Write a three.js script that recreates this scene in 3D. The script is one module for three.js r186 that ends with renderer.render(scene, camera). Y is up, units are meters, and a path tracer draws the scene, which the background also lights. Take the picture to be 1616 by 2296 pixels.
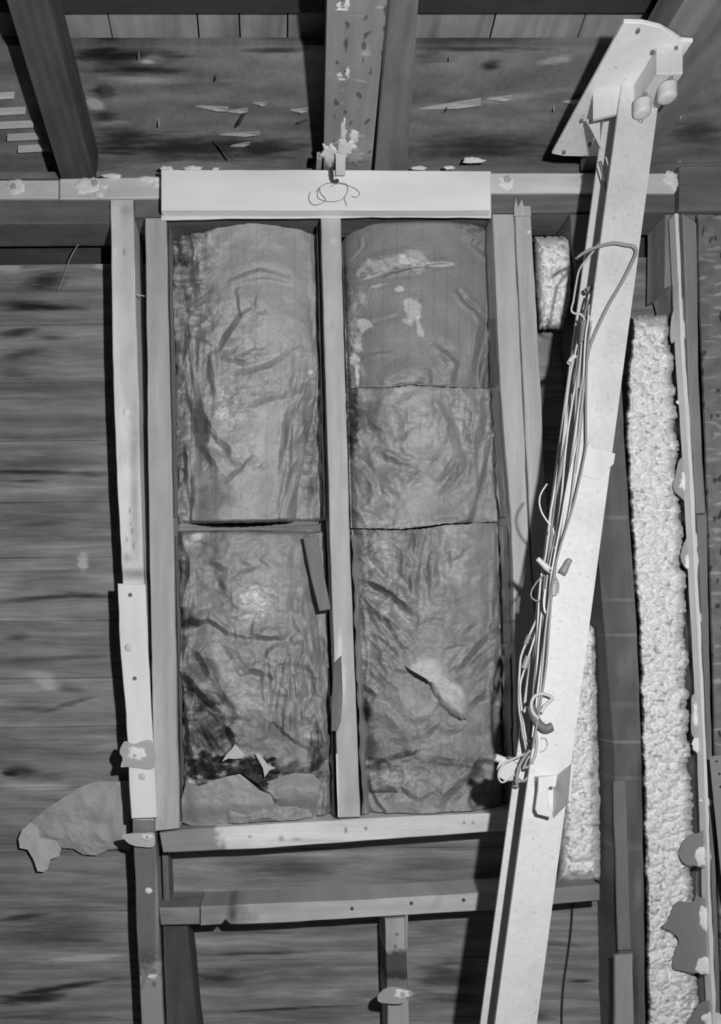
import * as THREE from 'three';
import { ImprovedNoise } from 'three/addons/math/ImprovedNoise.js';
import { RoundedBoxGeometry } from 'three/addons/geometries/RoundedBoxGeometry.js';
import { mergeGeometries, mergeVertices, toCreasedNormals } from 'three/addons/utils/BufferGeometryUtils.js';

// ---------------------------------------------------------------- camera, light, exposure
// The wall's stud faces are the plane z = 0; y is up, the floor is y = 0, the room is on the +z side.
const W = 1616, H = 2296, S = 960, D = 1.8, F = S * D, CX = 620, CY = 1500;
const C = new THREE.Vector3((CX - 808) / S, 1.133, D);
const scene = new THREE.Scene();
scene.background = new THREE.Color(0x000000);
const camera = new THREE.PerspectiveCamera(2 * Math.atan(H / 2 / F) * 180 / Math.PI, W / H, 0.05, 30);
camera.position.copy(C);
camera.lookAt(C.x, C.y, 0);
camera.setViewOffset(W, H, W / 2 - CX, H / 2 - CY, W, H);      // the view camera's rising front
camera.updateProjectionMatrix();
const renderer = new THREE.WebGLRenderer({ antialias: true });
renderer.toneMapping = THREE.LinearToneMapping;
renderer.toneMappingExposure = 1.0;
renderer.shadowMap.enabled = true;
const flash = new THREE.PointLight(0xffffff, 7.9, 0, 2);         // the photographer's flash beside the camera
flash.position.set(C.x + 0.31, C.y + 0.25, 1.75);
flash.castShadow = true; flash.shadow.radius = 1.2; flash.shadow.mapSize.set(2048, 2048);
scene.add(flash);

// ---------------------------------------------------------------- helpers
const P = (px, py, z = 0) => { const k = (D - z) / F; return new THREE.Vector3(C.x + (px - CX) * k, C.y + (CY - py) * k, z); };
const toPx = (x, y, z) => { const k = F / (D - z); return [CX + (x - C.x) * k, CY - (y - C.y) * k]; };
// where the sight line through a photo point meets the sloping plane y = y0 + slope z
const onSlope = (px, py, y0, slope) => { const s = (CY - py) / F, z = (C.y + s * D - y0) / (slope + s); return P(px, py, z); };
const perlin = new ImprovedNoise();
const N = (x, y, z = 0) => perlin.noise(x, y, z);
const fbm = (x, y, z = 0, o = 4) => { let a = 0.5, s = 0; for (let i = 0; i < o; i++) { s += a * perlin.noise(x, y, z + i * 7.3); x *= 2.03; y *= 2.03; a *= 0.5; } return s; };
const ridged = (x, y, z = 0, o = 3) => { let a = 0.5, s = 0; for (let i = 0; i < o; i++) { s += a * (1 - 2.2 * Math.abs(perlin.noise(x, y, z + i * 5.1))); x *= 2.1; y *= 2.1; a *= 0.5; } return s; };
const clamp = (x, a = 0, b = 1) => Math.min(b, Math.max(a, x));
const smooth = (a, b, x) => { const t = clamp((x - a) / (b - a)); return t * t * (3 - 2 * t); };
const lerp = (a, b, t) => a + (b - a) * t;
function rng(seed) { let s = seed >>> 0; return () => { s = (s + 0x6D2B79F5) >>> 0; let t = s; t = Math.imul(t ^ (t >>> 15), t | 1); t ^= t + Math.imul(t ^ (t >>> 7), t | 61); return ((t ^ (t >>> 14)) >>> 0) / 4294967296; }; }
const hash = (i, j, k = 0) => { let h = (i * 374761393 + j * 668265263 + k * 2147483647) | 0; h = Math.imul(h ^ (h >>> 13), 1274126177); return ((h ^ (h >>> 16)) >>> 0) / 4294967296; };
function worley(x, y, seed) { const xi = Math.floor(x), yi = Math.floor(y); let f = 9; for (let j = -1; j < 2; j++) for (let i = -1; i < 2; i++) { const a = xi + i + hash(xi + i, yi + j, seed), b = yi + j + hash(xi + i, yi + j, seed + 17); const d = (a - x) ** 2 + (b - y) ** 2; if (d < f) f = d; } return Math.sqrt(f); }
const interp = (tab, t) => { if (t <= tab[0][0]) return tab[0][1]; for (let i = 1; i < tab.length; i++) if (t <= tab[i][0]) return lerp(tab[i - 1][1], tab[i][1], (t - tab[i - 1][0]) / (tab[i][0] - tab[i - 1][0])); return tab[tab.length - 1][1]; };

const used = new Map();
function numbered(n) { const k = used.get(n) || 0; used.set(n, k + 1); return k ? `${n}_${String(k).padStart(3, '0')}` : n; }
// add geometries in world coordinates; the thing's origin is then moved to its base
function thing(name, label, category, group, kind) {
  const g = new THREE.Group(); g.name = numbered(name);
  if (label) g.userData.label = label;
  if (category) g.userData.category = category;
  if (group) g.userData.group = group;
  if (kind) g.userData.kind = kind;
  const geos = [];
  const count = new Map();
  const api = {
    g,
    add(part, geo, mat, parent) {
      const m = new THREE.Mesh(geo, mat); const k = count.get(part) || 0; count.set(part, k + 1);
      m.name = k ? `${part}_${String(k).padStart(3, '0')}` : part;
      m.castShadow = m.receiveShadow = true; (parent || g).add(m); geos.push(geo); return m;
    },
    done() {
      const b = new THREE.Box3(); const set = new Set(geos);
      for (const q of set) { q.computeBoundingBox(); b.union(q.boundingBox); }
      const o = new THREE.Vector3((b.min.x + b.max.x) / 2, b.min.y, (b.min.z + b.max.z) / 2);
      for (const q of set) q.translate(-o.x, -o.y, -o.z);
      g.position.copy(o); scene.add(g); return g;
    },
  };
  return api;
}
function single(name, label, category, geo, mat, group, kind) {
  geo.computeBoundingBox(); const b = geo.boundingBox, o = new THREE.Vector3((b.min.x + b.max.x) / 2, b.min.y, (b.min.z + b.max.z) / 2);
  geo.translate(-o.x, -o.y, -o.z);
  const m = new THREE.Mesh(geo, mat); m.name = numbered(name); m.position.copy(o); m.castShadow = m.receiveShadow = true;
  if (label) m.userData.label = label;
  if (category) m.userData.category = category;
  if (group) m.userData.group = group;
  if (kind) m.userData.kind = kind;
  scene.add(m); return m;
}

// ---------------------------------------------------------------- textures and materials
function texture(w, h, f, wrap = THREE.MirroredRepeatWrapping) {
  const d = new Uint8Array(w * h * 4);
  for (let j = 0; j < h; j++) for (let i = 0; i < w; i++) { const v = clamp(f((i + 0.5) / w, (j + 0.5) / h)) * 255, k = (j * w + i) * 4; d[k] = d[k + 1] = d[k + 2] = v; d[k + 3] = 255; }
  const t = new THREE.DataTexture(d, w, h, THREE.RGBAFormat); t.colorSpace = THREE.SRGBColorSpace;
  t.magFilter = THREE.LinearFilter; t.minFilter = THREE.LinearMipmapLinearFilter; t.generateMipmaps = true;
  t.wrapS = t.wrapT = wrap; t.needsUpdate = true; return t;
}
// u along the grain, v across it, both in metres
function grain(u, v, seed, ring = 1, blotch = 1) {
  const w = N(u * 1.1, v * 7, seed) * 0.9 + N(u * 3.5, v * 16, seed + 3) * 0.25;
  const rings = Math.sin((v * 95 + w * 9) * 1.4);
  const fibre = N(u * 9, v * 420, seed + 9) * 0.6 + N(u * 26, v * 900, seed + 5) * 0.4;
  return 0.74 + 0.03 * ring * rings + 0.05 * fibre + blotch * (0.12 * fbm(u * 1.6, v * 8, seed + 20, 3) + 0.07 * fbm(u * 12, v * 26, seed + 31, 3));
}
const studTex = texture(2048, 512, (a, b) => grain(a * 2.8, b * 0.7, 3.3, 0.55, 0.8));
const oldTex = texture(2048, 512, (a, b) => grain(a * 2.8, b * 0.7, 41.7, 1.0, 2.0) - 0.12 * smooth(0.1, 0.45, fbm(a * 12, b * 9, 77, 3)));
const TEX_W = 2.8, TEX_H = 0.7;
const paintTex = texture(512, 512, (a, b) => 0.9 + 0.05 * fbm(a * 40, b * 40, 4, 3) - 0.1 * smooth(0.5, 0.62, N(a * 70, b * 70, 8)) - 0.04 * smooth(0, 0.4, fbm(a * 5, b * 5, 2, 3)));
const plasterTex = texture(256, 256, (a, b) => 0.93 + 0.09 * fbm(a * 10, b * 10, 5, 4));
const gray = v => new THREE.Color().setRGB(v, v, v);
const M = (albedo, map, rough = 0.85, o = {}) => new THREE.MeshStandardMaterial({ color: gray(albedo), map: map || null, roughness: rough, metalness: 0, side: THREE.DoubleSide, ...o });
// tone = albedo the wood shows after its map (map averages about 0.5 linear)
const wood = (albedo, map = studTex) => M(albedo / 0.52, map, 0.82, { bumpMap: map, bumpScale: 0.0005 });
const white = M(0.67 / 0.8, paintTex, 0.5), whiteCap = M(0.95 / 0.8, paintTex, 0.5);  // whiteCap is the same paint, lightened to make up for dim flash there
const paper = M(0.62, plasterTex, 0.9);
const compound = M(1.0, plasterTex, 0.9);
const steel = M(0.3, null, 0.4, { metalness: 0.6 });
const darkMetal = M(0.05, null, 0.6);

// uv in metres: u along the given world axis direction, v across
function metreUV(geo, along, offU = 0, offV = 0) {
  let g = geo.index ? geo.toNonIndexed() : geo; g.computeVertexNormals();
  const p = g.attributes.position, n = p.count, uv = new Float32Array(n * 2);
  const A = along.clone().normalize(), e1 = new THREE.Vector3(), e2 = new THREE.Vector3(), nn = new THREE.Vector3(), v = new THREE.Vector3(), a = new THREE.Vector3(), b = new THREE.Vector3(), c = new THREE.Vector3();
  for (let i = 0; i < n; i += 3) {
    a.fromBufferAttribute(p, i); b.fromBufferAttribute(p, i + 1); c.fromBufferAttribute(p, i + 2);
    nn.subVectors(b, a).cross(e1.subVectors(c, a)).normalize();
    e2.crossVectors(nn, A); if (e2.lengthSq() < 0.05) e2.set(1, 0, 0).cross(nn).lengthSq() > 0.1 ? e2.set(1, 0, 0) : e2.set(0, 1, 0); e2.normalize();
    for (let k = 0; k < 3; k++) { v.fromBufferAttribute(p, i + k); uv[(i + k) * 2] = (v.dot(A) + offU) / TEX_W; uv[(i + k) * 2 + 1] = (v.dot(e2) + offV) / TEX_H; }
  }
  g.setAttribute('uv', new THREE.BufferAttribute(uv, 2)); return g;
}
// outline (photo points on the plane z = zF) pushed back to zB; long edges get the slight wander of sawn wood
let jitterSeed = 1;
function slab(pts, zF, zB, o = {}) {
  const { along = new THREE.Vector3(0, 1, 0), jit = 0.0006, bevel = 0.002, off } = o; const sd = jitterSeed++ * 3.7;
  const w = pts.map(q => P(q[0], q[1], zF)), out = [];
  for (let i = 0; i < w.length; i++) {
    const a = w[i], b = w[(i + 1) % w.length], L = a.distanceTo(b), n = jit && L > 0.12 ? Math.min(60, Math.ceil(L / 0.035)) : 1;
    const nx = -(b.y - a.y) / L, ny = (b.x - a.x) / L;
    for (let k = 0; k < n; k++) { const t = k / n, j = k ? jit * 2.6 * (N(t * L * 14, i * 3 + sd, 0.5) + 0.6 * N(t * L * 60, i * 3 + sd, 1.5)) : 0; out.push(new THREE.Vector2(lerp(a.x, b.x, t) + nx * j, lerp(a.y, b.y, t) + ny * j)); }
  }
  const depth = zF - zB, bv = Math.min(bevel, depth / 3);
  const g = new THREE.ExtrudeGeometry(new THREE.Shape(out), bv > 0 ? { depth: depth - 2 * bv, bevelEnabled: true, bevelSize: bv, bevelThickness: bv, bevelOffset: -bv, bevelSegments: 1, steps: 1 } : { depth, bevelEnabled: false });
  g.translate(0, 0, zB + bv);
  return metreUV(g, along, off ? off[0] : sd * 0.31 % 2, off ? off[1] : sd * 0.173 % 0.7);
}
// eight corners: bottom quad b (4 points in order) and top quad t
function hexa(b, t, along) {
  const v = [...b, ...t], f = [[0, 1, 2, 3], [7, 6, 5, 4], [0, 4, 5, 1], [1, 5, 6, 2], [2, 6, 7, 3], [3, 7, 4, 0]], pos = [];
  const c = v.reduce((s, q) => s.add(q), new THREE.Vector3()).multiplyScalar(1 / 8), e = new THREE.Vector3(), h = new THREE.Vector3();
  for (const q of f) {
    const m = q.reduce((s, i) => s.add(v[i]), new THREE.Vector3()).multiplyScalar(0.25).sub(c);
    const flip = e.subVectors(v[q[1]], v[q[0]]).cross(h.subVectors(v[q[2]], v[q[0]])).dot(m) < 0; const o = flip ? [0, 2, 1, 0, 3, 2] : [0, 1, 2, 0, 2, 3];
    for (const i of o) pos.push(v[q[i]].x, v[q[i]].y, v[q[i]].z);
  }
  const g = new THREE.BufferGeometry(); g.setAttribute('position', new THREE.Float32BufferAttribute(pos, 3));
  return metreUV(g, along || new THREE.Vector3().subVectors(b[1], b[0]), jitterSeed++ * 0.37, jitterSeed * 0.11);
}
const box = (x0, x1, y0, y1, z0, z1, r = 0.002) => { const g = new RoundedBoxGeometry(x1 - x0, y1 - y0, z1 - z0, 2, Math.min(r, (x1 - x0) / 3, (y1 - y0) / 3, (z1 - z0) / 3)); g.translate((x0 + x1) / 2, (y0 + y1) / 2, (z0 + z1) / 2); return g; };
function tube(pts, r, seg = 8) { const c = new THREE.CatmullRomCurve3(pts, false, 'centripetal'); return new THREE.TubeGeometry(c, Math.max(8, pts.length * seg), r, 8, false); }
const wirePts = (arr, z) => { const o = []; for (let i = 0; i < arr.length; i += 2) o.push(P(arr[i], arr[i + 1], typeof z === 'function' ? z(arr[i + 1], i / 2) : z)); return o; };

// a list of [px, py, rx, ry, factor, rot?, softness?]: soft-edged marks of dirt, damp, wear and painted-in light and shade
function marks(list, px, py, seed, woody) {
  let m = 1; const n1 = woody === 'soft' ? 0.35 * fbm(px / 22, py / 22, seed, 3) : woody ? 0.75 * fbm(px / 70, py / 11, seed, 4) : fbm(px / 26, py / 18, seed, 3);
  for (const [x, y, rx, ry, f, rot = 0, lo = woody ? 0.0 : 0.35] of list) {
    let dx = px - x, dy = py - y; const R = Math.max(rx, ry) * 1.7; if (Math.abs(dx) > R || Math.abs(dy) > R) continue;
    if (rot) { const c = Math.cos(rot), s = Math.sin(rot); [dx, dy] = [dx * c + dy * s, dy * c - dx * s]; }
    const d = Math.hypot(dx / rx, dy / ry) + n1 * 1.1; m *= lerp(f, 1, smooth(lo, woody && lo === 0 ? 1.35 : 1.15, d));
  }
  return m;
}

// one piece of timber with its own stains: the map covers the piece's own x-y extent
function stained(geo, albedo, vertical, seed, list, w, h, blotch = 1) {
  geo.computeBoundingBox(); const b = geo.boundingBox, X0 = b.min.x, X1 = b.max.x, Y0 = b.min.y, Y1 = b.max.y, zz = b.max.z;
  const t = texture(w, h, (a, c) => { const x = lerp(X0, X1, a), y = lerp(Y0, Y1, c), [px, py] = toPx(x, y, zz); return (vertical ? grain(y, x, seed, 0.5, blotch) : grain(x, y, seed, 0.5, blotch)) * Math.pow(marks(list, px, py, seed, 'soft'), 0.45); }, THREE.ClampToEdgeWrapping);
  const p = geo.attributes.position, uv = geo.attributes.uv; for (let k = 0; k < p.count; k++) uv.setXY(k, (p.getX(k) - X0) / (X1 - X0), (p.getY(k) - Y0) / (Y1 - Y0));
  return M(albedo / 0.52, t, 0.82, { bumpMap: t, bumpScale: 0.0006 });
}

// ---------------------------------------------------------------- setting: floor, board sheathing, roof deck
const floorMat = M(0.12, plasterTex, 0.95);
{ const g = new THREE.BoxGeometry(3.4, 0.1, 3.4); g.translate(0.1, -0.05, 1.5); single('floor', 'bare dark concrete floor below the stud wall', null, g, floorMat, null, 'structure'); }

const ZS = -0.12, kS = F / (D - ZS);                               // front of the sheathing boards
const wallMarks = [
  [110, 515, 150, 30, 0.3], [60, 640, 30, 10, 0.8], [105, 628, 45, 24, 0.45], [60, 686, 75, 14, 0.3], [140, 690, 70, 7, 0.55], [40, 745, 60, 10, 0.5, -0.2], [115, 757, 30, 7, 0.75], [60, 790, 60, 12, 0.7, -0.25], [30, 838, 50, 16, 0.75],  // the first mark paints the shadow under the lower plate
  [20, 600, 30, 10, 1.7], [232, 596, 22, 10, 1.6], [60, 1058, 110, 7, 0.42], [110, 1032, 110, 26, 0.8], [190, 1062, 60, 8, 0.6], [60, 1078, 45, 4, 0.6], [130, 1100, 120, 16, 1.15], [80, 1175, 60, 8, 0.72, -0.06], [90, 1180, 140, 40, 0.85],
  [186, 1262, 12, 22, 1.7], [130, 1300, 110, 24, 0.85], [100, 1340, 120, 7, 0.5, -0.08], [220, 1337, 50, 6, 0.65], [120, 1392, 130, 8, 1.25], [40, 1430, 30, 12, 0.7], [110, 1478, 130, 7, 0.7, -0.05], [100, 1525, 40, 18, 1.4, 0.4], [155, 1545, 40, 12, 0.7, 0.2], [60, 1590, 90, 9, 0.75], [150, 1580, 70, 6, 0.7, -0.3],
  [50, 1730, 50, 14, 0.5], [20, 1735, 22, 8, 0.3], [110, 1740, 40, 12, 0.8], [90, 1764, 130, 8, 1.25], [100, 1960, 130, 30, 1.05], [60, 2055, 60, 7, 0.5, -0.1], [120, 2090, 130, 44, 0.66], [180, 2150, 120, 8, 1.25, -0.1], [130, 2215, 150, 7, 0.35, -0.14], [70, 2238, 90, 15, 0.35, -0.1], [100, 2280, 120, 8, 0.7],
  [640, 1950, 110, 16, 0.68], [460, 1945, 60, 20, 1.15], [600, 1935, 200, 8, 0.85], [980, 1940, 90, 16, 0.85], [760, 1915, 260, 9, 1.2],
  [560, 2092, 120, 6, 0.75], [560, 2138, 140, 5, 0.55, -0.03], [470, 2115, 70, 12, 1.15], [490, 2195, 60, 18, 0.5], [600, 2170, 200, 30, 0.82], [650, 2235, 220, 14, 1.2], [640, 2262, 170, 4, 0.45, -0.05], [700, 2285, 200, 12, 0.85],
  [1000, 2190, 80, 34, 0.5], [980, 2085, 60, 12, 0.75], [1010, 2240, 90, 16, 0.7], [1130, 2220, 40, 5, 0.4], [1180, 2280, 60, 14, 0.5], [1300, 2200, 30, 4, 0.45], [1240, 2118, 60, 6, 0.7],
  [1260, 560, 60, 14, 0.8], [1440, 600, 40, 16, 0.8], [1440, 540, 30, 8, 0.7],
];
const wx0 = (-260 - CX) / kS + C.x, wx1 = (1880 - CX) / kS + C.x, wy0 = 0, wy1 = C.y + (CY - 360) / kS;
const wallTex = texture(2048, 1800, (a, b) => {
  const x = lerp(wx0, wx1, a), y = lerp(wy0, wy1, b), [px, py] = toPx(x, y, ZS);
  const row = Math.floor((py + px * 0.012) / 128); const g = grain(x + row * 1.7, y, 11 + row * 4.1, 1.7, 1.7);
  return g * marks(wallMarks, px, py, 60 + row, true) * (1 + 0.22 * fbm(px / 150 + row * 3, py / 7.5 + 1.5 * N(px / 120, py / 60, row), 21 + row, 4));
}, THREE.ClampToEdgeWrapping);
const boardMats = [0.245, 0.265, 0.225, 0.255].map(a => M(a / 0.52, wallTex, 0.85, { bumpMap: wallTex, bumpScale: 0.0012 }));
{
  const seams = [592, 728, 857, 988, 1126, 1250, 1392, 1521, 1630, 1766, 1910, 2036, 2158, 2290, 2420, 2516];
  const t = thing('wall_back', 'horizontal board sheathing behind the studs', null, null, 'structure');
  for (let i = 0; i + 1 < seams.length; i++) {
    const y0 = seams[i], y1 = seams[i + 1], tilt = -0.012, off = (hash(i, 5) - 0.5) * 0.004;
    const out = [], n = 26, zf = ZS + off;
    for (let k = 0; k <= n; k++) { const x = lerp(-260, 1880, k / n); out.push([x, y0 + (x - 120) * tilt + 0.4 + 0.7 * N(k * 0.9, i * 3.1, 2)]); }
    for (let k = n; k >= 0; k--) { const x = lerp(-260, 1880, k / n); out.push([x, y1 + (x - 120) * tilt - 0.2 + 0.6 * N(k * 0.9, i * 3.1 + 9, 4)]); }
    const g = slab(out, zf, zf - 0.02, { jit: 0, bevel: 0.0008 });
    const p = g.attributes.position, uv = g.attributes.uv;
    for (let k = 0; k < p.count; k++) uv.setXY(k, (p.getX(k) - wx0) / (wx1 - wx0), (p.getY(k) - wy0) / (wy1 - wy0));
    t.add('board', g, boardMats[i % 4]);
  }
  // building paper / outer shingles behind the boards, seen only in the top gap
  t.add('outer_board', slab([[-260, 340], [1880, 340], [1880, 620], [-260, 620]], -0.148, -0.16, { jit: 0, along: new THREE.Vector3(1, 0, 0) }), wood(0.055, oldTex));
  t.done();
}

const SL = 489 / F, RB = C.y + (CY - 380) / S, TH = Math.atan(SL), UPN = new THREE.Vector3(0, Math.cos(TH), -Math.sin(TH)), DECK = RB + 0.1 / Math.cos(TH);
const alongX = new THREE.Vector3(1, 0, 0), alongZ = new THREE.Vector3(0, SL, 1).normalize();
const deckAt = (x, z, up = 0) => new THREE.Vector3(x, DECK + SL * z, z).addScaledVector(UPN, up);
const deckMarks = [
  [290, 125, 120, 16, 0.22], [300, 155, 110, 14, 0.3], [230, 120, 60, 22, 0.3], [620, 112, 80, 8, 0.5], [335, 130, 36, 16, 2.2, -0.1], [330, 140, 14, 8, 1.5], [233, 205, 26, 22, 0.35], [236, 205, 12, 12, 1.8], [213, 235, 22, 14, 2.0, 0.3], [235, 262, 30, 12, 0.5], [260, 278, 40, 10, 1.5],
  [420, 330, 230, 32, 0.42], [270, 310, 80, 40, 0.5], [600, 335, 110, 20, 0.6], [360, 180, 160, 10, 1.3], [520, 215, 140, 30, 1.05],  // broad dark lower marks paint in shade where the deck recedes
  [860, 345, 50, 14, 0.35], [1080, 330, 180, 28, 0.5], [1100, 148, 24, 12, 0.35], [1060, 110, 150, 8, 0.5], [960, 130, 60, 16, 0.7], [1250, 135, 50, 10, 1.5, -0.2], [1180, 215, 120, 10, 1.2, -0.15], [1120, 280, 160, 12, 1.15],
  [1560, 300, 60, 30, 0.6],
];
const dz0 = -0.2, dz1 = 0.36;
const deckTex = texture(2048, 560, (a, b) => {
  const x = lerp(-1.2, 1.2, a), z = lerp(dz0, dz1, b), q = deckAt(x, z), [px, py] = toPx(q.x, q.y, q.z);
  return (grain(x, z, 91, 1.1, 2.4) - 0.05 + 0.07 * fbm(x * 90, z * 60, 5, 3)) * marks(deckMarks, px, py, 33, true);
}, THREE.ClampToEdgeWrapping);
{
  const t = thing('ceiling', 'low sloping roof deck of spaced boards with wood shingles above the gaps', null, null, 'structure');
  const deckMat = M(0.24 / 0.5, deckTex, 0.85, { bumpMap: deckTex, bumpScale: 0.0012 });
  const zA = onSlope(700, 102, DECK, SL).z, zB = onSlope(700, 29, DECK, SL).z;
  const plank = (z0, z1, mat, uvDeck) => {
    const b = [deckAt(-1.25, z0), deckAt(1.3, z0), deckAt(1.3, z1), deckAt(-1.25, z1)], g = hexa(b, b.map(q => q.clone().addScaledVector(UPN, 0.022)), alongX);
    if (uvDeck) { const p = g.attributes.position, uv = g.attributes.uv; for (let k = 0; k < p.count; k++) uv.setXY(k, (p.getX(k) + 1.2) / 2.4, (p.getZ(k) - dz0) / (dz1 - dz0)); }
    return t.add('plank', g, mat);
  };
  const first = plank(-0.17, zA, deckMat, true);
  const pm = [wood(0.035, oldTex), wood(0.05, oldTex)];
  for (let i = 0, z = zB; z < 1.7; i++, z += 0.24 + 0.075) plank(z, Math.min(z + 0.24, 1.95), pm[i % 2]);
  // wood shingles, grain running up the slope, seen through the gaps
  const sm = [0.24, 0.28, 0.2, 0.26].map(a => wood(a, oldTex)); const r = rng(12);
  for (let c = 0; c < 6; c++) {
    const s0 = -0.2 + c * 0.32;
    for (let x = -1.22; x < 1.28;) {
      const w = 0.07 + r() * 0.12, up = 0.0235 + r() * 0.002;
      const b = [deckAt(x, s0, up), deckAt(x + w - 0.003, s0, up), deckAt(x + w - 0.003, s0 + 0.34, up + 0.006), deckAt(x, s0 + 0.34, up + 0.006)];
      t.add('shingle', hexa(b, b.map(q => q.clone().addScaledVector(UPN, 0.006)), alongZ), sm[Math.floor(r() * 4)]); x += w;
    }
  }
  // split slivers of wood hanging from the first plank
  const sliver = M(0.5, null, 0.8);
  for (const [x0, y0, x1, y1, w] of [[438, 238, 512, 242, 8], [506, 250, 556, 244, 7], [566, 231, 597, 231, 5], [648, 247, 690, 244, 7], [492, 302, 583, 297, 6], [940, 244, 1078, 222, 15], [1090, 222, 1150, 216, 8], [515, 328, 560, 320, 4], [1262, 229, 1300, 225, 5]]) {
    const A = onSlope(x0, y0, DECK - 0.001, SL), B = onSlope(x1, y1, DECK - 0.016, SL), B2 = onSlope(x1, y1 + w, DECK - 0.012, SL), A2 = onSlope(x0 + 4, y0 + 2, DECK - 0.001, SL), mid = A.clone().lerp(B, 0.55), mid2 = A2.clone().lerp(B2, 0.6);
    mid2.y -= 0.004;
    const g = hexa([A, mid, mid2, A2], [A, mid, mid2, A2].map(q => q.clone().addScaledVector(UPN, 0.004)), alongX), g2 = hexa([mid, B, B2, mid2], [mid, B, B2, mid2].map(q => q.clone().addScaledVector(UPN, 0.004)), alongX);
    t.add('splinter', mergeGeometries([g, g2]), sliver, first);
  }
  // laths left on the deck beyond the left rafter
  const lm = wood(0.75);
  for (const [x0, x1, y, h] of [[-30, 32, 218, 7], [-20, 57, 252, 8], [-10, 75, 282, 8], [16, 92, 309, 8], [40, 110, 335, 8]]) {
    const q = [[x0, y], [x1, y - 4], [x1, y - 4 + h], [x0, y + h]].map(p => onSlope(p[0], p[1], DECK - 0.012, SL));
    t.add('lath', hexa(q, q.map(p => p.clone().addScaledVector(UPN, 0.012)), alongX), lm, first);
  }
  t.done();
}

// ---------------------------------------------------------------- rafters and tie
function rafter(label, xs0, xs1, mat, h = 0.1, lift = 0) {     // px of left and right bottom edges at the wall (py 380) and at the frame top (py 0)
  const q = [onSlope(xs0[0], 380, RB + lift, SL), onSlope(xs0[1], 0, RB + lift, SL), onSlope(xs1[1], 0, RB + lift, SL), onSlope(xs1[0], 380, RB + lift, SL)];
  const ext = (a, b, z) => a.clone().lerp(b, (z - a.z) / (b.z - a.z));
  const b = [ext(q[0], q[1], -0.04), ext(q[0], q[1], 1.7), ext(q[3], q[2], 1.7), ext(q[3], q[2], -0.04)];
  const g = hexa(b, b.map(p => p.clone().addScaledVector(UPN, h - 0.0005)), new THREE.Vector3().subVectors(b[1], b[0]));
  return single('rafter', label, 'rafter', g, mat, 'roof rafters resting on the top plate');
}
rafter('dark weathered rafter above the left end of the top plate', [131, 15], [206, 107], wood(0.095, oldTex));
{ // a level joist: its depth up to the sloping deck grows away from the wall
  const q = [onSlope(725, 380, RB, 0), onSlope(733, 0, RB, 0), onSlope(868, 0, RB, 0), onSlope(832, 380, RB, 0)], ext = (a, b, z) => a.clone().lerp(b, (z - a.z) / (b.z - a.z));
  const b = [ext(q[0], q[1], -0.09), ext(q[0], q[1], 1.6), ext(q[3], q[2], 1.6), ext(q[3], q[2], -0.09)], t = b.map(p => new THREE.Vector3(p.x, DECK + SL * p.z - 0.001, p.z));
  single('ceiling_joist', 'pale nail-scarred level joist over the centre of the white header board', 'joist', hexa(b, t, new THREE.Vector3().subVectors(b[1], b[0])), M(0.3 / 0.52, texture(2048, 512, (a, c) => { const u = a * 2.8, v = c * 0.7; return grain(u, v, 61, 0.5, 1.2) * (1 - 0.35 * smooth(0.38, 0.55, N(u * 40, v * 60, 4))) * (1 + 0.2 * smooth(0.42, 0.6, N(u * 60, v * 22, 8))); }), 0.85));
}
rafter('dark sloping rafter nailed to the right side of the pale centre joist', [840, 875], [912, 938], wood(0.17, oldTex), 0.085, 0.0155);
{
  const y = C.y + 1.177, b = [new THREE.Vector3(C.x + 0.718, y, -0.02), new THREE.Vector3(C.x + 0.714, y, 1.7), new THREE.Vector3(C.x + 0.884, y, 1.7), new THREE.Vector3(C.x + 0.858, y, -0.02)];
  single('tie_timber', 'wide timber tie running out from the wall above the steel post plate', 'timber', hexa(b, b.map(q => q.clone().add(new THREE.Vector3(0, 0.08, 0))), alongZ), wood(0.24, oldTex));
}

// ---------------------------------------------------------------- plates
const PL = { along: alongX, jit: 0.0003 };
single('top_plate', 'short left length of the narrow top plate, left of its butt joint', 'wall plate', slab([[-200, 404], [130, 403], [130, 444], [-200, 445.5]], 0, -0.12, PL), wood(0.66), 'narrow top plate lengths');
single('top_plate', 'long length of the narrow top plate running behind the white header board', 'wall plate', slab([[133, 400], [400, 396], [1100, 387], [1521, 388], [1514, 432], [1100, 432], [400, 443], [133, 445]], 0.0, -0.12, PL), wood(0.7), 'narrow top plate lengths');
single('top_plate', 'dark end of the top plate right of the steel post', 'wall plate', slab([[1523, 372], [1860, 365], [1860, 474], [1523, 474]], -0.006, -0.12, PL), wood(0.17, oldTex), 'narrow top plate lengths');
single('lower_plate', 'short dark lower plate left of the worn left stud', 'wall plate', slab([[-200, 449], [133, 448], [245, 447], [245, 500], [-200, 503]], -0.006, -0.105, PL), wood(0.155, oldTex), 'dark lower plate lengths');
single('lower_plate', 'long dark lower plate with a knot running under the narrow top plate', 'wall plate', slab([[301, 447.5], [400, 446.5], [1100, 435.5], [1514, 435], [1514, 475], [1100, 476], [400, 485], [301, 486]], -0.006, -0.105, PL), wood(0.155, oldTex), 'dark lower plate lengths');
single('edge_board', 'thin board edge along the top of the wall under the roof deck', 'board', slab([[-150, 385], [215, 383], [320, 366], [430, 357], [500, 362], [560, 372], [725, 376], [725, 396], [-150, 401]], -0.045, -0.075, PL), wood(0.24, oldTex), 'thin boards above the top plate');
single('edge_board', 'thin dark board edge above the right half of the top plate', 'board', slab([[838, 372], [1100, 368], [1700, 362], [1700, 390], [838, 388]], -0.045, -0.075, PL), wood(0.17, oldTex), 'thin boards above the top plate');

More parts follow.
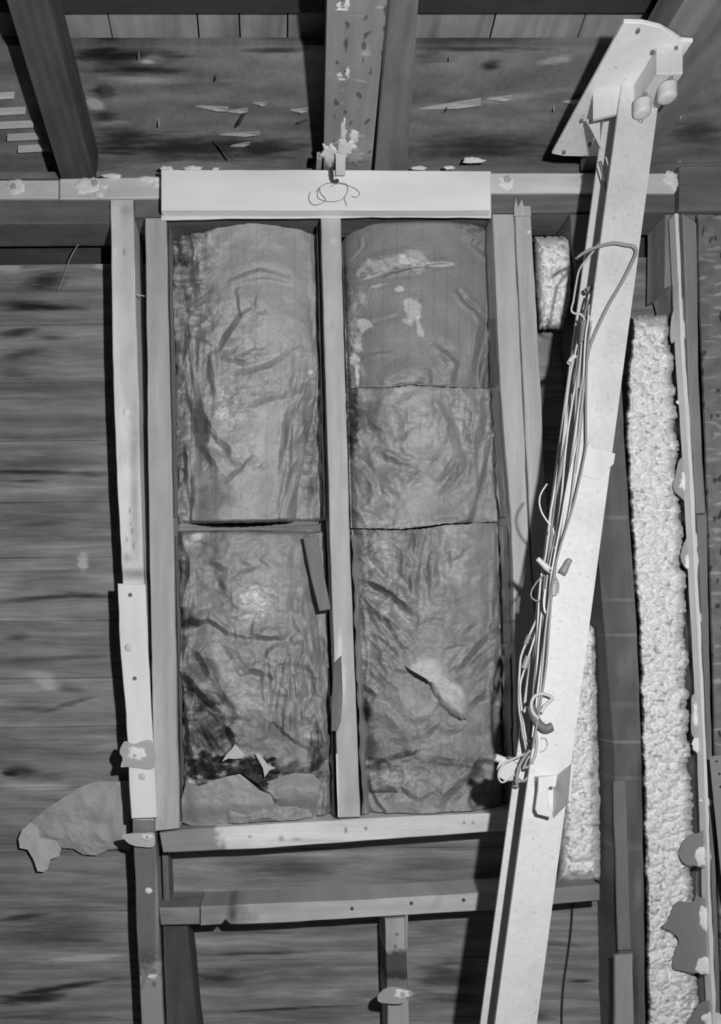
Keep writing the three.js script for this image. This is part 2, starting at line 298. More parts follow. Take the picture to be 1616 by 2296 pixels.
// ---------------------------------------------------------------- studs
const stud = (label, pts, zF, zB, mat, o) => { const g = slab(pts, zF, zB, o); return single('stud', label, 'stud', g, typeof mat === 'function' ? mat(g) : mat); };
stud('worn pale wall stud left of the insulation with a broken lower face', [[247, 447], [298, 446], [318, 1180], [322, 1290], [330, 1560], [345, 1840], [316, 1840], [298, 1840], [274, 1290], [262, 1080], [252, 800]], 0, -0.12, g => stained(g, 0.74, true, 5.1, [[262, 470, 14, 12, 1.3], [278, 565, 5, 14, 0.6], [275, 470, 30, 14, 0.75], [302, 1080, 14, 220, 0.62], [284, 1060, 20, 30, 1.25], [290, 1150, 18, 90, 1.2], [291, 1145, 3, 9, 0.4], [296, 1190, 4, 8, 0.55], [284, 1210, 4, 8, 0.6], [300, 1225, 4, 10, 0.6], [293, 1175, 3, 6, 0.6], [300, 1287, 40, 15, 0.4], [284, 1250, 14, 14, 0.65]], 96, 1400, 1.3));
stud('stained lower length of the left wall stud below the white strip', [[296, 1837], [346, 1837], [358, 2100], [366, 2296], [390, 2546], [338, 2546], [317, 2296], [308, 2120]], -0.004, -0.12, g => stained(g, 0.19, true, 6.6, [[352, 2000, 5, 180, 1.8], [330, 2150, 30, 26, 0.6], [342, 2420, 60, 236, 2.5, 0, 0.9], [345, 2207, 10, 12, 0.4], [330, 1850, 30, 16, 1.4]], 128, 1024, 1.2));
stud('smooth planed stud along the left edge of the left insulation bay', [[325, 488], [372, 487], [388, 1180], [402, 1858], [347, 1864], [334, 1180]], 0, -0.12, wood(0.48));
stud('smooth planed centre stud between the two insulation bays', [[719, 488], [764, 486], [782, 1150], [808, 1832], [760, 1834], [738, 1150]], 0.002, -0.12, g => stained(g, 0.5, true, 7.7, [[762, 1460, 7, 60, 1.5], [770, 1530, 8, 50, 1.35], [748, 540, 10, 10, 1.2], [745, 730, 6, 14, 0.85], [790, 1790, 20, 60, 0.85]], 96, 1500));
stud('smooth planed stud along the right edge of the right insulation bay', [[1104, 479], [1151, 479], [1170, 860], [1184, 1180], [1205, 1500], [1213, 1815], [1160, 1818], [1147, 1180], [1122, 860]], 0.002, -0.12, wood(0.52));
{ const t = thing('stud', 'splintered stud nailed against the right side of the right bay stud', 'stud');
  const b = t.add('body', slab([[1154, 479], [1190, 479], [1212, 860], [1226, 1180], [1243, 1500], [1256, 1815], [1222, 1815], [1207, 1500], [1188, 1180], [1173, 860]], -0.004, -0.12), wood(0.52));
  t.add('torn_top', slab([[1153, 482], [1153, 462], [1156, 440], [1161, 462], [1170, 444], [1175, 461], [1190, 460], [1191, 482]], 0.004, -0.0035), wood(0.52), b); t.done(); }
stud('dark stud behind the steel post with horizontal plaster lines', [[1278, 480], [1345, 480], [1394, 850], [1401, 1000], [1414, 1200], [1428, 1400], [1439, 1700], [1448, 2296], [1454, 2546], [1400, 2546], [1392, 2296], [1378, 1700], [1322, 1000]], 0, -0.12, g => stained(g, 0.13, true, 8.8, [[1400, 1424, 60, 4, 1.8], [1405, 1664, 60, 4, 2.0], [1390, 1160, 50, 5, 1.5], [1395, 1345, 50, 4, 1.6], [1400, 1580, 40, 10, 1.3], [1415, 1560, 22, 60, 0.7], [1400, 1500, 20, 60, 1.25], [1435, 1750, 8, 120, 0.6], [1430, 1990, 10, 50, 1.6], [1400, 1900, 60, 9, 1.4], [1420, 2220, 14, 120, 0.4], [1400, 1745, 50, 6, 1.5]], 256, 1600, 2.0));
stud('end stud with a pale board edge beside the rough panel at the right', [[1521, 480], [1560, 480], [1566, 900], [1584, 1150], [1588, 1600], [1612, 2296], [1640, 2546], [1600, 2546], [1590, 2296], [1580, 1800], [1560, 1200], [1536, 850]], 0, -0.12, wood(0.2, oldTex));
stud('short rough block fixed to the end stud under the top plate', [[1492, 480], [1513, 480], [1521, 700], [1506, 640], [1490, 646]], -0.01, -0.1, wood(0.3, oldTex));
stud('narrow lath nailed down the face of the dark stud behind the steel post', [[1376, 1752], [1404, 1750], [1416, 2130], [1386, 2132]], 0.008, 0, wood(0.2));
stud('pale nailed strip on the dark stud low beside the loose fill', [[1379, 2144], [1419, 2140], [1424, 2400], [1426, 2546], [1384, 2546], [1380, 2400]], 0.014, 0, wood(0.36));

// rails and cripples
{ const g = slab([[357, 1868], [402, 1861], [808, 1836], [1120, 1822], [1222, 1818], [1222, 1859], [1115, 1864], [820, 1885], [600, 1902], [365, 1912]], 0.001, -0.12, PL); single('cross_rail', 'upper cross rail under both insulation bays, dark at its left end', 'rail', g, stained(g, 0.72, false, 10.4, [[405, 1888, 92, 60, 0.42, 0, 0.85], [630, 1880, 8, 8, 0.5], [665, 1882, 14, 5, 0.6], [775, 1862, 5, 9, 0.35], [820, 1858, 5, 5, 0.3], [1040, 1845, 4, 4, 0.3], [1060, 1845, 4, 5, 0.4], [700, 1885, 120, 5, 0.85], [560, 1876, 5, 4, 0.5]], 1600, 96)); }
{ const g = slab([[449, 2033], [640, 2024], [800, 2019], [1095, 2001], [1345, 1984], [1345, 2019], [1095, 2041], [800, 2059], [640, 2069], [540, 2073], [516, 2073], [505, 2062], [496, 2073], [449, 2076]], -0.002, -0.12, PL); single('cross_rail', 'lower cross rail with nail holes above the board panels', 'rail', g, stained(g, 0.52, false, 11.8, [[500, 2054, 80, 40, 0.6, 0, 0.5], [520, 2050, 14, 30, 0.3], [560, 2055, 22, 12, 0.75], [660, 2045, 80, 30, 0.85], [1300, 2000, 90, 40, 0.55, 0, 0.8], [980, 2020, 12, 30, 0.8, 0.6]], 1600, 96)); }
single('rail_end_block', 'dark square block closing the left end of the lower cross rail', 'block', slab([[355, 2034], [447, 2033], [447, 2073], [360, 2075]], 0.001, -0.12, PL), wood(0.24, oldTex));
stud('dark cripple stud between the two cross rails at the left', [[362, 1913], [377, 1913], [381, 2020], [366, 2020]], -0.05, -0.12, wood(0.14, oldTex));
stud('dark cripple stud below the left end of the lower cross rail', [[364, 2077], [420, 2077], [432, 2200], [441, 2296], [470, 2546], [395, 2546], [372, 2296]], -0.012, -0.12, wood(0.085, oldTex));
stud('two-tone cripple stud with a plaster daub under the lower cross rail', [[863, 2062], [908, 2058], [918, 2296], [935, 2546], [885, 2546], [869, 2296]], -0.004, -0.12, g => stained(g, 0.42, true, 9.9, [[890, 2165, 60, 34, 0.2, 0, 0.8], [890, 2200, 60, 26, 0.5, 0, 0.7], [890, 2095, 5, 5, 0.3], [886, 2122, 4, 4, 0.3]], 96, 512));
single('cripple_strip', 'thin pale strip on the right edge of the two-tone cripple stud', 'strip', slab([[908, 2056], [915, 2054], [914, 2130], [909, 2130]], 0.003, -0.01), wood(0.45));
single('bottom_plate', 'bottom plate lying on the floor under the studs', 'wall plate', box(-1.1, 1.15, 0.0, 0.04, -0.12, 0, 0.003), wood(0.2, oldTex));

// ---------------------------------------------------------------- white header, strip, right-hand panel
{
  const t = thing('header_board', 'long white gypsum header board over both insulation bays', 'board');
  const b = t.add('board', slab([[361, 380], [700, 380], [1101, 383], [1100, 471], [700, 471], [361, 471]], 0.03, 0.004, { ...PL, jit: 0.0003, bevel: 0.0015 }), M(0.92 / 0.86, plasterTex, 0.9));
  t.add('backing_paper', slab([[361, 384], [1100, 386], [1101, 489], [900, 487], [700, 489], [540, 490], [361, 494]], 0.004, 0.002, { ...PL, jit: 0.0009, bevel: 0 }), M(0.75, null, 0.9), b);
  t.done();
}
{
  const t = thing('plaster_strip', 'white gypsum strip with screw holes nailed on the left wall stud', 'strip');
  const s = t.add('strip', slab([[263, 1308], [325, 1310], [332, 1480], [342, 1660], [352, 1834], [294, 1836], [282, 1600], [268, 1440]], 0.016, 0.001, { jit: 0.0008 }), M(0.86 / 0.86, plasterTex, 0.9));
  for (const [x, y, r] of [[292, 1334, 4.5], [302, 1521, 4.5], [318, 1455, 0]]) if (r) { const c = new THREE.CylinderGeometry(r / S, r / S, 0.003, 14); c.rotateX(Math.PI / 2); const q = P(x, y, 0.0165); c.translate(q.x, q.y, q.z); t.add('screw_hole', c, M(0.16), s); }
  for (const [x, y, r] of [[288, 1452, 9], [319, 1741, 8]]) { const c = new THREE.SphereGeometry(r / S, 14, 8); c.scale(1, 1, 0.35); const q = P(x, y, 0.0165); c.translate(q.x, q.y, q.z); t.add('screw_daub', c, M(0.78, plasterTex), s); }
  t.done();
}
const roughTex = texture(512, 2048, (a, b) => { const x = a * 0.5, y = b * 2.4; const cell = Math.abs(((y * 10.5) % 1) - 0.5); return 0.6 + 0.22 * fbm(x * 26, y * 26, 7, 4) + 0.1 * smooth(0.42, 0.5, cell) * smooth(-0.1, 0.3, N(x * 20, y * 40, 3)) - 0.25 * smooth(0.34, 0.5, N(x * 70, y * 34, 9)) + 0.16 * smooth(0.3, 0.5, N(x * 26, y * 80, 2)); });
{
  const g = slab([[1566, 480], [1860, 478], [1860, 2546], [1664, 2546], [1621, 2296], [1609, 1850], [1596, 1350], [1584, 1000], [1571, 700]], 0.012, 0.0005, { jit: 0.0006 });
  const p = g.attributes.position, uv = g.attributes.uv; for (let k = 0; k < p.count; k++) uv.setXY(k, p.getX(k) / 0.5, p.getY(k) / 2.4);
  single('rough_panel', 'rough pitted dark panel at the right edge of the wall', 'panel', g, M(0.22 / 0.36, roughTex, 0.9, { bumpMap: roughTex, bumpScale: 0.004 }));
  single('facing_strip', 'smooth upper facing strip between the white bead and the rough panel', 'strip', slab([[1530, 478], [1562, 500], [1567, 850], [1581, 1150], [1562, 1152], [1546, 900]], 0.016, 0.0005, {}), wood(0.3), 'smooth facing strips beside the white bead');
  single('facing_strip', 'smooth darker lower facing strip below the joint beside the white bead', 'strip', slab([[1564, 1154], [1585, 1153], [1592, 1500], [1604, 1900], [1616, 2296], [1640, 2546], [1610, 2546], [1607, 2296], [1591, 1800], [1572, 1350]], 0.012, 0.0005, {}), wood(0.22), 'smooth facing strips beside the white bead');
  single('corner_bead', 'long narrow white plaster bead running down beside the end stud', 'bead', slab([[1513, 478], [1521, 478], [1534, 760], [1550, 1000], [1560, 1200], [1577, 1520], [1588, 1800], [1596, 2040], [1606, 2296], [1612, 2540], [1605, 2540], [1599, 2296], [1589, 2040], [1581, 1800], [1570, 1520], [1553, 1200], [1542, 1000], [1526, 760]], 0.03, 0.001, { jit: 0.0008, bevel: 0.001 }), M(0.95, plasterTex, 0.9));
  const t = thing('perforated_sheet', 'pale metal sheet with punched holes at the lower right corner', 'metal sheet');
  const s = t.add('sheet', slab([[1591, 1696], [1640, 1690], [1740, 2546], [1700, 2546], [1617, 1960], [1604, 1830]], 0.07, 0.066, { jit: 0, bevel: 0.001 }), M(0.3, null, 0.6));
  for (const [x, y] of [[1606, 1707], [1612, 1735], [1615, 1764], [1620, 1800]]) { const c = new THREE.CylinderGeometry(2.6 / S, 2.6 / S, 0.002, 10); c.rotateX(Math.PI / 2); const q = P(x, y, 0.0705); c.translate(q.x, q.y, q.z); t.add('hole', c, darkMetal, s); }
  t.done();
}

// ---------------------------------------------------------------- kraft-faced insulation batts
// folds: [sign, width px, strength, x1, y1, x2, y2, ...]; sign -1 turns the strip of paper away from the flash side, +1 towards it
const FX = toPx(flash.position.x, flash.position.y, 0)[0], FY = toPx(flash.position.x, flash.position.y, 0)[1];
function segDist(px, py, a) {
  let best = 1e9, sx = 0, sy = 0, tt = 0; const n = a.length / 2 - 1;
  for (let i = 0; i < n; i++) {
    const x0 = a[2 * i], y0 = a[2 * i + 1], dx = a[2 * i + 2] - x0, dy = a[2 * i + 3] - y0, l2 = dx * dx + dy * dy || 1e-6, t = clamp(((px - x0) * dx + (py - y0) * dy) / l2), ex = px - x0 - t * dx, ey = py - y0 - t * dy, d = ex * ex + ey * ey;
    if (d < best) { best = d; const l = Math.sqrt(l2); sx = -dy / l; sy = dx / l; tt = (i + t) / n; segDist.s = ex * sx + ey * sy; }
  }
  segDist.d = Math.sqrt(best); segDist.t = tt; return segDist.d;
}
const RAILTOP = [[357, 1867], [402, 1860], [808, 1835], [1120, 1821]], PLATEBOT = [[400, 499], [1100, 480]];
function batt(spec) {
  const { left, right, top, bottom, zE = -0.1, zC = -0.01, folds, stainsAndShading, crumple, drape = [], cr0 = 0.3, veins = [], seed, tone = 0.3, flat = 0.62, lines = true, endRoll = 10, rollT = 0.03, rollB = 0.03, bulge } = spec;
  const y0 = Math.min(...top.map(q => q[1])), y1 = Math.max(...bottom.map(q => q[1])), nx = 220, ny = Math.round((y1 - y0) / 1.6);
  const pos = new Float32Array((nx + 1) * (ny + 1) * 3), col = new Float32Array((nx + 1) * (ny + 1) * 3), idx = [];
  const pre = folds.map(f => { const a = f.slice(3); let ax = 1e9, bx = -1e9, ay = 1e9, by = -1e9; for (let i = 0; i < a.length; i += 2) { ax = Math.min(ax, a[i]); bx = Math.max(bx, a[i]); ay = Math.min(ay, a[i + 1]); by = Math.max(by, a[i + 1]); } const m = f[1] * 4; let mx = 0, my = 0, cx = 0, cy = 0; for (let i = 0; i + 3 < a.length; i += 2) { mx -= a[i + 3] - a[i + 1]; my += a[i + 2] - a[i]; cx += a[i]; cy += a[i + 1]; } const c = a.length / 2 - 1, side = mx * (FX - cx / c) + my * (FY - cy / c) < 0 ? -1 : 1; return { s: f[0] * side, w: f[1], k: f[2], a, ax: ax - m, bx: bx + m, ay: ay - m, by: by + m }; });
  for (let j = 0; j <= ny; j++) for (let i = 0; i <= nx; i++) {
    const u = i / nx, v = j / ny, ty = interp(top, 0), pyA = y0 + v * (y1 - y0);
    const xl = interp(left, pyA), xr = interp(right, pyA), px = lerp(xl, xr, u);
    const ta = interp(top, px), bo = interp(bottom, px), py = lerp(ta, bo, v) + (j === 0 || j === ny ? 1.6 * N(px / 9, seed, j) : 0);
    const bl = bulge ? interp(bulge[0], py) : xl, br = bulge ? interp(bulge[1], py) : xr, q = clamp((px - bl) / (br - bl)), ww = 2 * q - 1;
    let z = lerp(zE, zC, Math.pow(Math.max(0, 1 - ww * ww), flat));
    z -= rollT * Math.pow(1 - clamp((py - ta) / endRoll), 2) + rollB * Math.pow(1 - clamp((bo - py) / endRoll), 2);
    let cr = cr0; for (const [x, y, rx, ry, a] of crumple) { const d = ((px - x) / rx) ** 2 + ((py - y) / ry) ** 2; if (d < 4) cr += a * Math.exp(-d * 1.2); }
    const wx = px + 9 * N(px / 40, py / 40, seed + 2), wy = py + 9 * N(px / 40, py / 40, seed + 6);
    z += 0.016 * fbm(px / 95, py / 95, seed, 2) + 0.003 * cr * ridged(wx / 50, wy / 38, seed, 2) + 0.027 * cr * worley(wx / 66, wy / 50, 5 + seed | 0) + 0.0075 * cr * worley(wx / 27, wy / 21, 9 + seed | 0) + 0.002 * cr * worley(wx / 12, wy / 10, 19 + seed | 0) - 0.015 * cr + 0.0005 * N(px / 6, py / 5, seed);
    for (const [x, y, rx, ry, a, rot = 0] of drape) { const d = ((px - x) / rx) ** 2 + ((py - y) / ry) ** 2; if (d > 2.2) continue; const c = Math.cos(rot), sn = Math.sin(rot), ax = (px - x) * c + (py - y) * sn, ay = (py - y) * c - (px - x) * sn; z += 1.15 * a * smooth(2.2, 0.6, d) * (0.62 * (1 - 2.6 * Math.abs(N(ax / 42 + 0.35 * N(ay / 60, x, 2), ay / 150, seed + 80))) + 0.38 * (1 - 2.6 * Math.abs(N(ax / 20, ay / 80, seed + 90)))); }
    for (const f of pre) {
      if (px < f.ax || px > f.bx || py < f.ay || py > f.by) continue;
      segDist(px + 2.6 * N(px / 13, py / 13, seed + 9), py + 2.6 * N(px / 13, py / 13, seed + 12), f.a);
      const d = segDist.d, e = segDist.s / (f.w * 1.75), ae = Math.abs(e); if (d > f.w * 3.9) continue;
      const taper = 0.3 + 0.7 * Math.sin(Math.PI * clamp(segDist.t, 0.1, 0.9)), end = Math.exp(-Math.max(0, d * d - segDist.s * segDist.s) / (f.w * f.w));
      const prof = ae < 0.5 ? e : Math.sign(e) * 0.5 * Math.max(0, 1 - (ae - 0.5) / 1.7);
      z -= f.s * f.k * 1.5 * taper * end * prof * f.w * 1.75 / S;
    }
    z = Math.min(z, 0.03);
    const p = P(px, py, z), k = (j * (nx + 1) + i) * 3;
    p.x = clamp(p.x, P(xl + 1.5, py, 0).x, P(xr - 3, py, 0).x); p.y = clamp(p.y, P(px, interp(RAILTOP, px), 0).y + 0.003, P(px, interp(PLATEBOT, px), 0).y - 0.003); pos[k] = p.x; pos[k + 1] = p.y; pos[k + 2] = p.z;
    let c = tone * (1 + 0.18 * fbm(px / 60, py / 60, seed + 40, 3) + 0.07 * N(px / 4, py / 4, seed + 1)) * marks(stainsAndShading, px, py, seed + 50);  // marks here mix real stains with fold shade and lit planes painted in
    if (lines) { const lx = (px + 0.012 * (py - 1000)) / 28.5, fr = Math.abs(lx - Math.round(lx)) * 28.5; c *= 1 - 0.16 * Math.exp(-fr * fr / 2.2) * smooth(-0.35, 0.1, N(Math.round(lx) * 3.3, py / 90, seed)); }
    for (const [x, y, rx, ry, a] of veins) { const d = ((px - x) / rx) ** 2 + ((py - y) / ry) ** 2; if (d < 2) c *= 1 + 0.55 * a * smooth(2, 0.3, d + N(px / 20, py / 20, 5)) * (smooth(0.16, 0.0, Math.abs(N(wx / 17, wy / 15, seed + 60))) + 0.6 * smooth(0.2, 0.0, Math.abs(N(wx / 8, wy / 8, seed + 70)))); }
    col[k] = col[k + 1] = col[k + 2] = clamp(c, 0.012, 0.7);
  }
  for (let j = 0; j < ny; j++) for (let i = 0; i < nx; i++) { const a = j * (nx + 1) + i, b = a + nx + 1; idx.push(a, b, a + 1, b, b + 1, a + 1); }
  const g = new THREE.BufferGeometry(); g.setAttribute('position', new THREE.BufferAttribute(pos, 3)); g.setAttribute('color', new THREE.BufferAttribute(col, 3)); g.setIndex(idx); g.computeVertexNormals(); return g;
}
const kraft = new THREE.MeshStandardMaterial({ vertexColors: true, roughness: 0.6, side: THREE.DoubleSide });
const plainKraft = M(0.33, null, 0.6);
const fibreMat = M(0.6, plasterTex, 1);
const bayL = [[480, 372], [1180, 387], [1860, 403]], bayR = [[480, 718], [1150, 737], [1860, 759]], bay2L = [[480, 762], [1180, 783], [1860, 809]], bay2R = [[480, 1103], [860, 1121], [1180, 1146], [1860, 1159]];
const gap = (tab, d) => tab.map(q => [q[0], q[1] + d]);
// folded paper flange of a batt: a narrow crumpled ribbon
function ribbon(path, w, z, amp, seed, z2 = z) {
  const pos = [], idx = [], n = path.length / 2, m = 5; let rows = 0;
  for (let s = 0; s < n - 1; s++) for (let k = 0; k < (s === n - 2 ? 13 : 12); k++) {
    const t = k / 12, x = lerp(path[2 * s], path[2 * s + 2], t), y = lerp(path[2 * s + 1], path[2 * s + 3], t);
    for (let c = 0; c <= m; c++) { const o = (c / m - 0.5) * w * (1 + 0.9 * N(y / 45, seed, 3)), q = P(x + o + 5 * N(y / 80, seed, 7) + 1.5 * N(y / 20, seed, 9), y, lerp(z, z2, c / m) + amp * (1.1 * N(y / 60, c * 0.7, seed) + 0.5 * N(y / 18, c * 0.9, seed + 3) + 0.6 * Math.sin(c * 1.7 + seed))); q.x = x < 756 ? clamp(q.x, P(interp(bayL, y) + 3, y, 0).x, P(interp(bayR, y) - 6, y, 0).x) : clamp(q.x, P(interp(bay2L, y) + 3, y, 0).x, P(interp(bay2R, y) - 3, y, 0).x); pos.push(q.x, q.y, q.z); }
    rows++;
  }
  for (let r = 0; r < rows - 1; r++) for (let c = 0; c < m; c++) { const a = r * (m + 1) + c, b = a + m + 1; idx.push(a, b, a + 1, b, b + 1, a + 1); }
  const g = new THREE.BufferGeometry(); g.setAttribute('position', new THREE.Float32BufferAttribute(pos, 3)); g.setIndex(idx); g.computeVertexNormals(); return g;
}
function sheet(out, cx, cy, zf, seed, amp = 0.004) {
  const A = 160, R = 34, pos = [], idx = [], per = [];
  for (let k = 0; k < A; k++) { const f = k / A * out.length, i = Math.floor(f), t = f - i, a = out[i], b = out[(i + 1) % out.length]; per.push([lerp(a[0], b[0], t) + 1.4 * N(k * 0.8, seed, 1), lerp(a[1], b[1], t) + 1.4 * N(k * 0.8, seed, 5)]); }
  for (let r = 0; r <= R; r++) for (let k = 0; k < A; k++) { const q = r / R, x = lerp(cx, per[k][0], q), y = lerp(cy, per[k][1], q), w = P(x, y, zf(x, y) + amp * (ridged(x / 44, y / 36, seed, 3) + 1.6 * worley(x / 38, y / 52, 3 + seed | 0))); pos.push(w.x, w.y, w.z); }
  for (let r = 0; r < R; r++) for (let k = 0; k < A; k++) { const a = r * A + k, b = r * A + (k + 1) % A; idx.push(a, a + A, b, b, a + A, b + A); }
  const g = new THREE.BufferGeometry(); g.setAttribute('position', new THREE.Float32BufferAttribute(pos, 3)); g.setIndex(idx); g.computeVertexNormals(); return g;
}
{ // left bay, upper
  const t = thing('insulation_batt', 'upper kraft-faced insulation batt in the left bay with a deep V-shaped fold', 'insulation', 'paper-faced insulation batts between the studs');
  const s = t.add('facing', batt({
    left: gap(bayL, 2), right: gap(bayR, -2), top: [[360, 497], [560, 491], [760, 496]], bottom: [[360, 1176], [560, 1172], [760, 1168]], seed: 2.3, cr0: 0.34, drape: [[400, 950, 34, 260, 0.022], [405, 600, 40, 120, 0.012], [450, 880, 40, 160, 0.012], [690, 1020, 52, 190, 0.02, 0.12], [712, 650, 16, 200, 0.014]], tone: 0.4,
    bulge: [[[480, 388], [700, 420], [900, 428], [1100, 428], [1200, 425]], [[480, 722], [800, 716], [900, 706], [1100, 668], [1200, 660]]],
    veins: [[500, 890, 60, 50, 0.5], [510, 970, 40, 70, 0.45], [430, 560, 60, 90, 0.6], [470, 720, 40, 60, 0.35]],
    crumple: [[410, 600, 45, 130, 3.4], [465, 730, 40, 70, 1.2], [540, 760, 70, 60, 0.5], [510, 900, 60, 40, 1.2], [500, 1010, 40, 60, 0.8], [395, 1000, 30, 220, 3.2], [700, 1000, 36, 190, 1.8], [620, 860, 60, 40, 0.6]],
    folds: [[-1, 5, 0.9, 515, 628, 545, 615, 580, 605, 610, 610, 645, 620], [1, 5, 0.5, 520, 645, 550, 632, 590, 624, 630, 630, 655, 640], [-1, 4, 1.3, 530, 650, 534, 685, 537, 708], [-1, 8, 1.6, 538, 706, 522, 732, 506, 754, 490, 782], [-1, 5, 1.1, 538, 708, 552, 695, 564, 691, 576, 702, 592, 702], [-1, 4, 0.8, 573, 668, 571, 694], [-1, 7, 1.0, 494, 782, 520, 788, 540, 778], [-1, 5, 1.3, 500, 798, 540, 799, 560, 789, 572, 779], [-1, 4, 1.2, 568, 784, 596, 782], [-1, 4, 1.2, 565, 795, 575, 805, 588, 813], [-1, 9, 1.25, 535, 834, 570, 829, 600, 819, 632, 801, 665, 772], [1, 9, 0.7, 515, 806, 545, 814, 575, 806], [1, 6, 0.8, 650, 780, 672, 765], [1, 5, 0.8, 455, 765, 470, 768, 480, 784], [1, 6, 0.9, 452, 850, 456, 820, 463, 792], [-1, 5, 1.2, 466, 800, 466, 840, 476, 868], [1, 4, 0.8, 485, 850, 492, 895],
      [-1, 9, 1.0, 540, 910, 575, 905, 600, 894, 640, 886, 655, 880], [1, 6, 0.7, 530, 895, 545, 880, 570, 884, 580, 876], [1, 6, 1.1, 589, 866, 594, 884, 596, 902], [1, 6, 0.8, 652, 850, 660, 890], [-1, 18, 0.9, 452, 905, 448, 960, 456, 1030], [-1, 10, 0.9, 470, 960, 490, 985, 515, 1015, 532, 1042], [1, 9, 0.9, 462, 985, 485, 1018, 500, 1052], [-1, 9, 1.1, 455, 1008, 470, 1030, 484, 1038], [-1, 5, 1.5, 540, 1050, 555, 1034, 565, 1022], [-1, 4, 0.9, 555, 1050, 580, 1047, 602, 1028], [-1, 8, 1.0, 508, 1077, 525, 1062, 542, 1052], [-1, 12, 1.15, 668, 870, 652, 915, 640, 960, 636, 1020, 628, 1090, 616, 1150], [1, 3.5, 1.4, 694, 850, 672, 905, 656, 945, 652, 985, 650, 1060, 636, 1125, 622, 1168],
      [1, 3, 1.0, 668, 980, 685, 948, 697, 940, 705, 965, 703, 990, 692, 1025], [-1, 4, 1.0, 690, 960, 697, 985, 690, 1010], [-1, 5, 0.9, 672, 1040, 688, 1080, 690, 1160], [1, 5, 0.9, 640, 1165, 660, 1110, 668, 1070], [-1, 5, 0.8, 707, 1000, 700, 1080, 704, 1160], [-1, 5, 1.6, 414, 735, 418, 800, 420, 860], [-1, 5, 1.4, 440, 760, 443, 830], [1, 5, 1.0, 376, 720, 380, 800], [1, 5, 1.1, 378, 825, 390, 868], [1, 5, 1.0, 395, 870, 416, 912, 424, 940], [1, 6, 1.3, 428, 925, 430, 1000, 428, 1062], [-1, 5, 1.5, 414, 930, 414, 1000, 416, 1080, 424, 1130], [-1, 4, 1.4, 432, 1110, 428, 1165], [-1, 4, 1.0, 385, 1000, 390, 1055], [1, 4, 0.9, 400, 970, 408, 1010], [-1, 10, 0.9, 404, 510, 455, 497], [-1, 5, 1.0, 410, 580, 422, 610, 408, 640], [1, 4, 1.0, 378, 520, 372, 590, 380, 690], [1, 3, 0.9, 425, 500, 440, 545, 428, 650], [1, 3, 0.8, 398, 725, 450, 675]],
    stainsAndShading: [[430, 550, 60, 90, 0.72], [458, 510, 20, 16, 0.45], [415, 520, 22, 10, 0.3], [415, 580, 14, 20, 0.4], [395, 610, 16, 22, 1.3], [418, 668, 12, 12, 0.5], [450, 635, 16, 22, 0.5], [470, 535, 14, 40, 1.6], [443, 590, 12, 50, 1.4], [487, 560, 14, 10, 1.4], [600, 770, 70, 100, 1.15], [590, 980, 70, 90, 1.2], [480, 1120, 45, 60, 0.72], [450, 960, 22, 60, 0.6], [697, 835, 7, 7, 3.2], [500, 930, 14, 30, 1.3], [410, 760, 16, 60, 0.65], [400, 620, 34, 130, 0.75], [398, 980, 30, 200, 0.72], [705, 1010, 34, 170, 0.82]],  // the long dark side marks paint shade down the recessed edges
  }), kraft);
  t.add('flange', ribbon([376, 505, 374, 620, 378, 760, 382, 900, 386, 1040, 390, 1160], 16, -0.012, 0.01, 3, -0.085), plainKraft);
  t.add('flange', ribbon([716, 505, 720, 640, 722, 800, 728, 960, 732, 1080, 734, 1165], 14, -0.085, 0.008, 9, -0.012), plainKraft);
  t.add('torn_edge', ribbon([392, 1170, 470, 1171, 560, 1173, 650, 1171, 734, 1166], 8, -0.03, 0.004, 19), fibreMat);
  t.done();
}
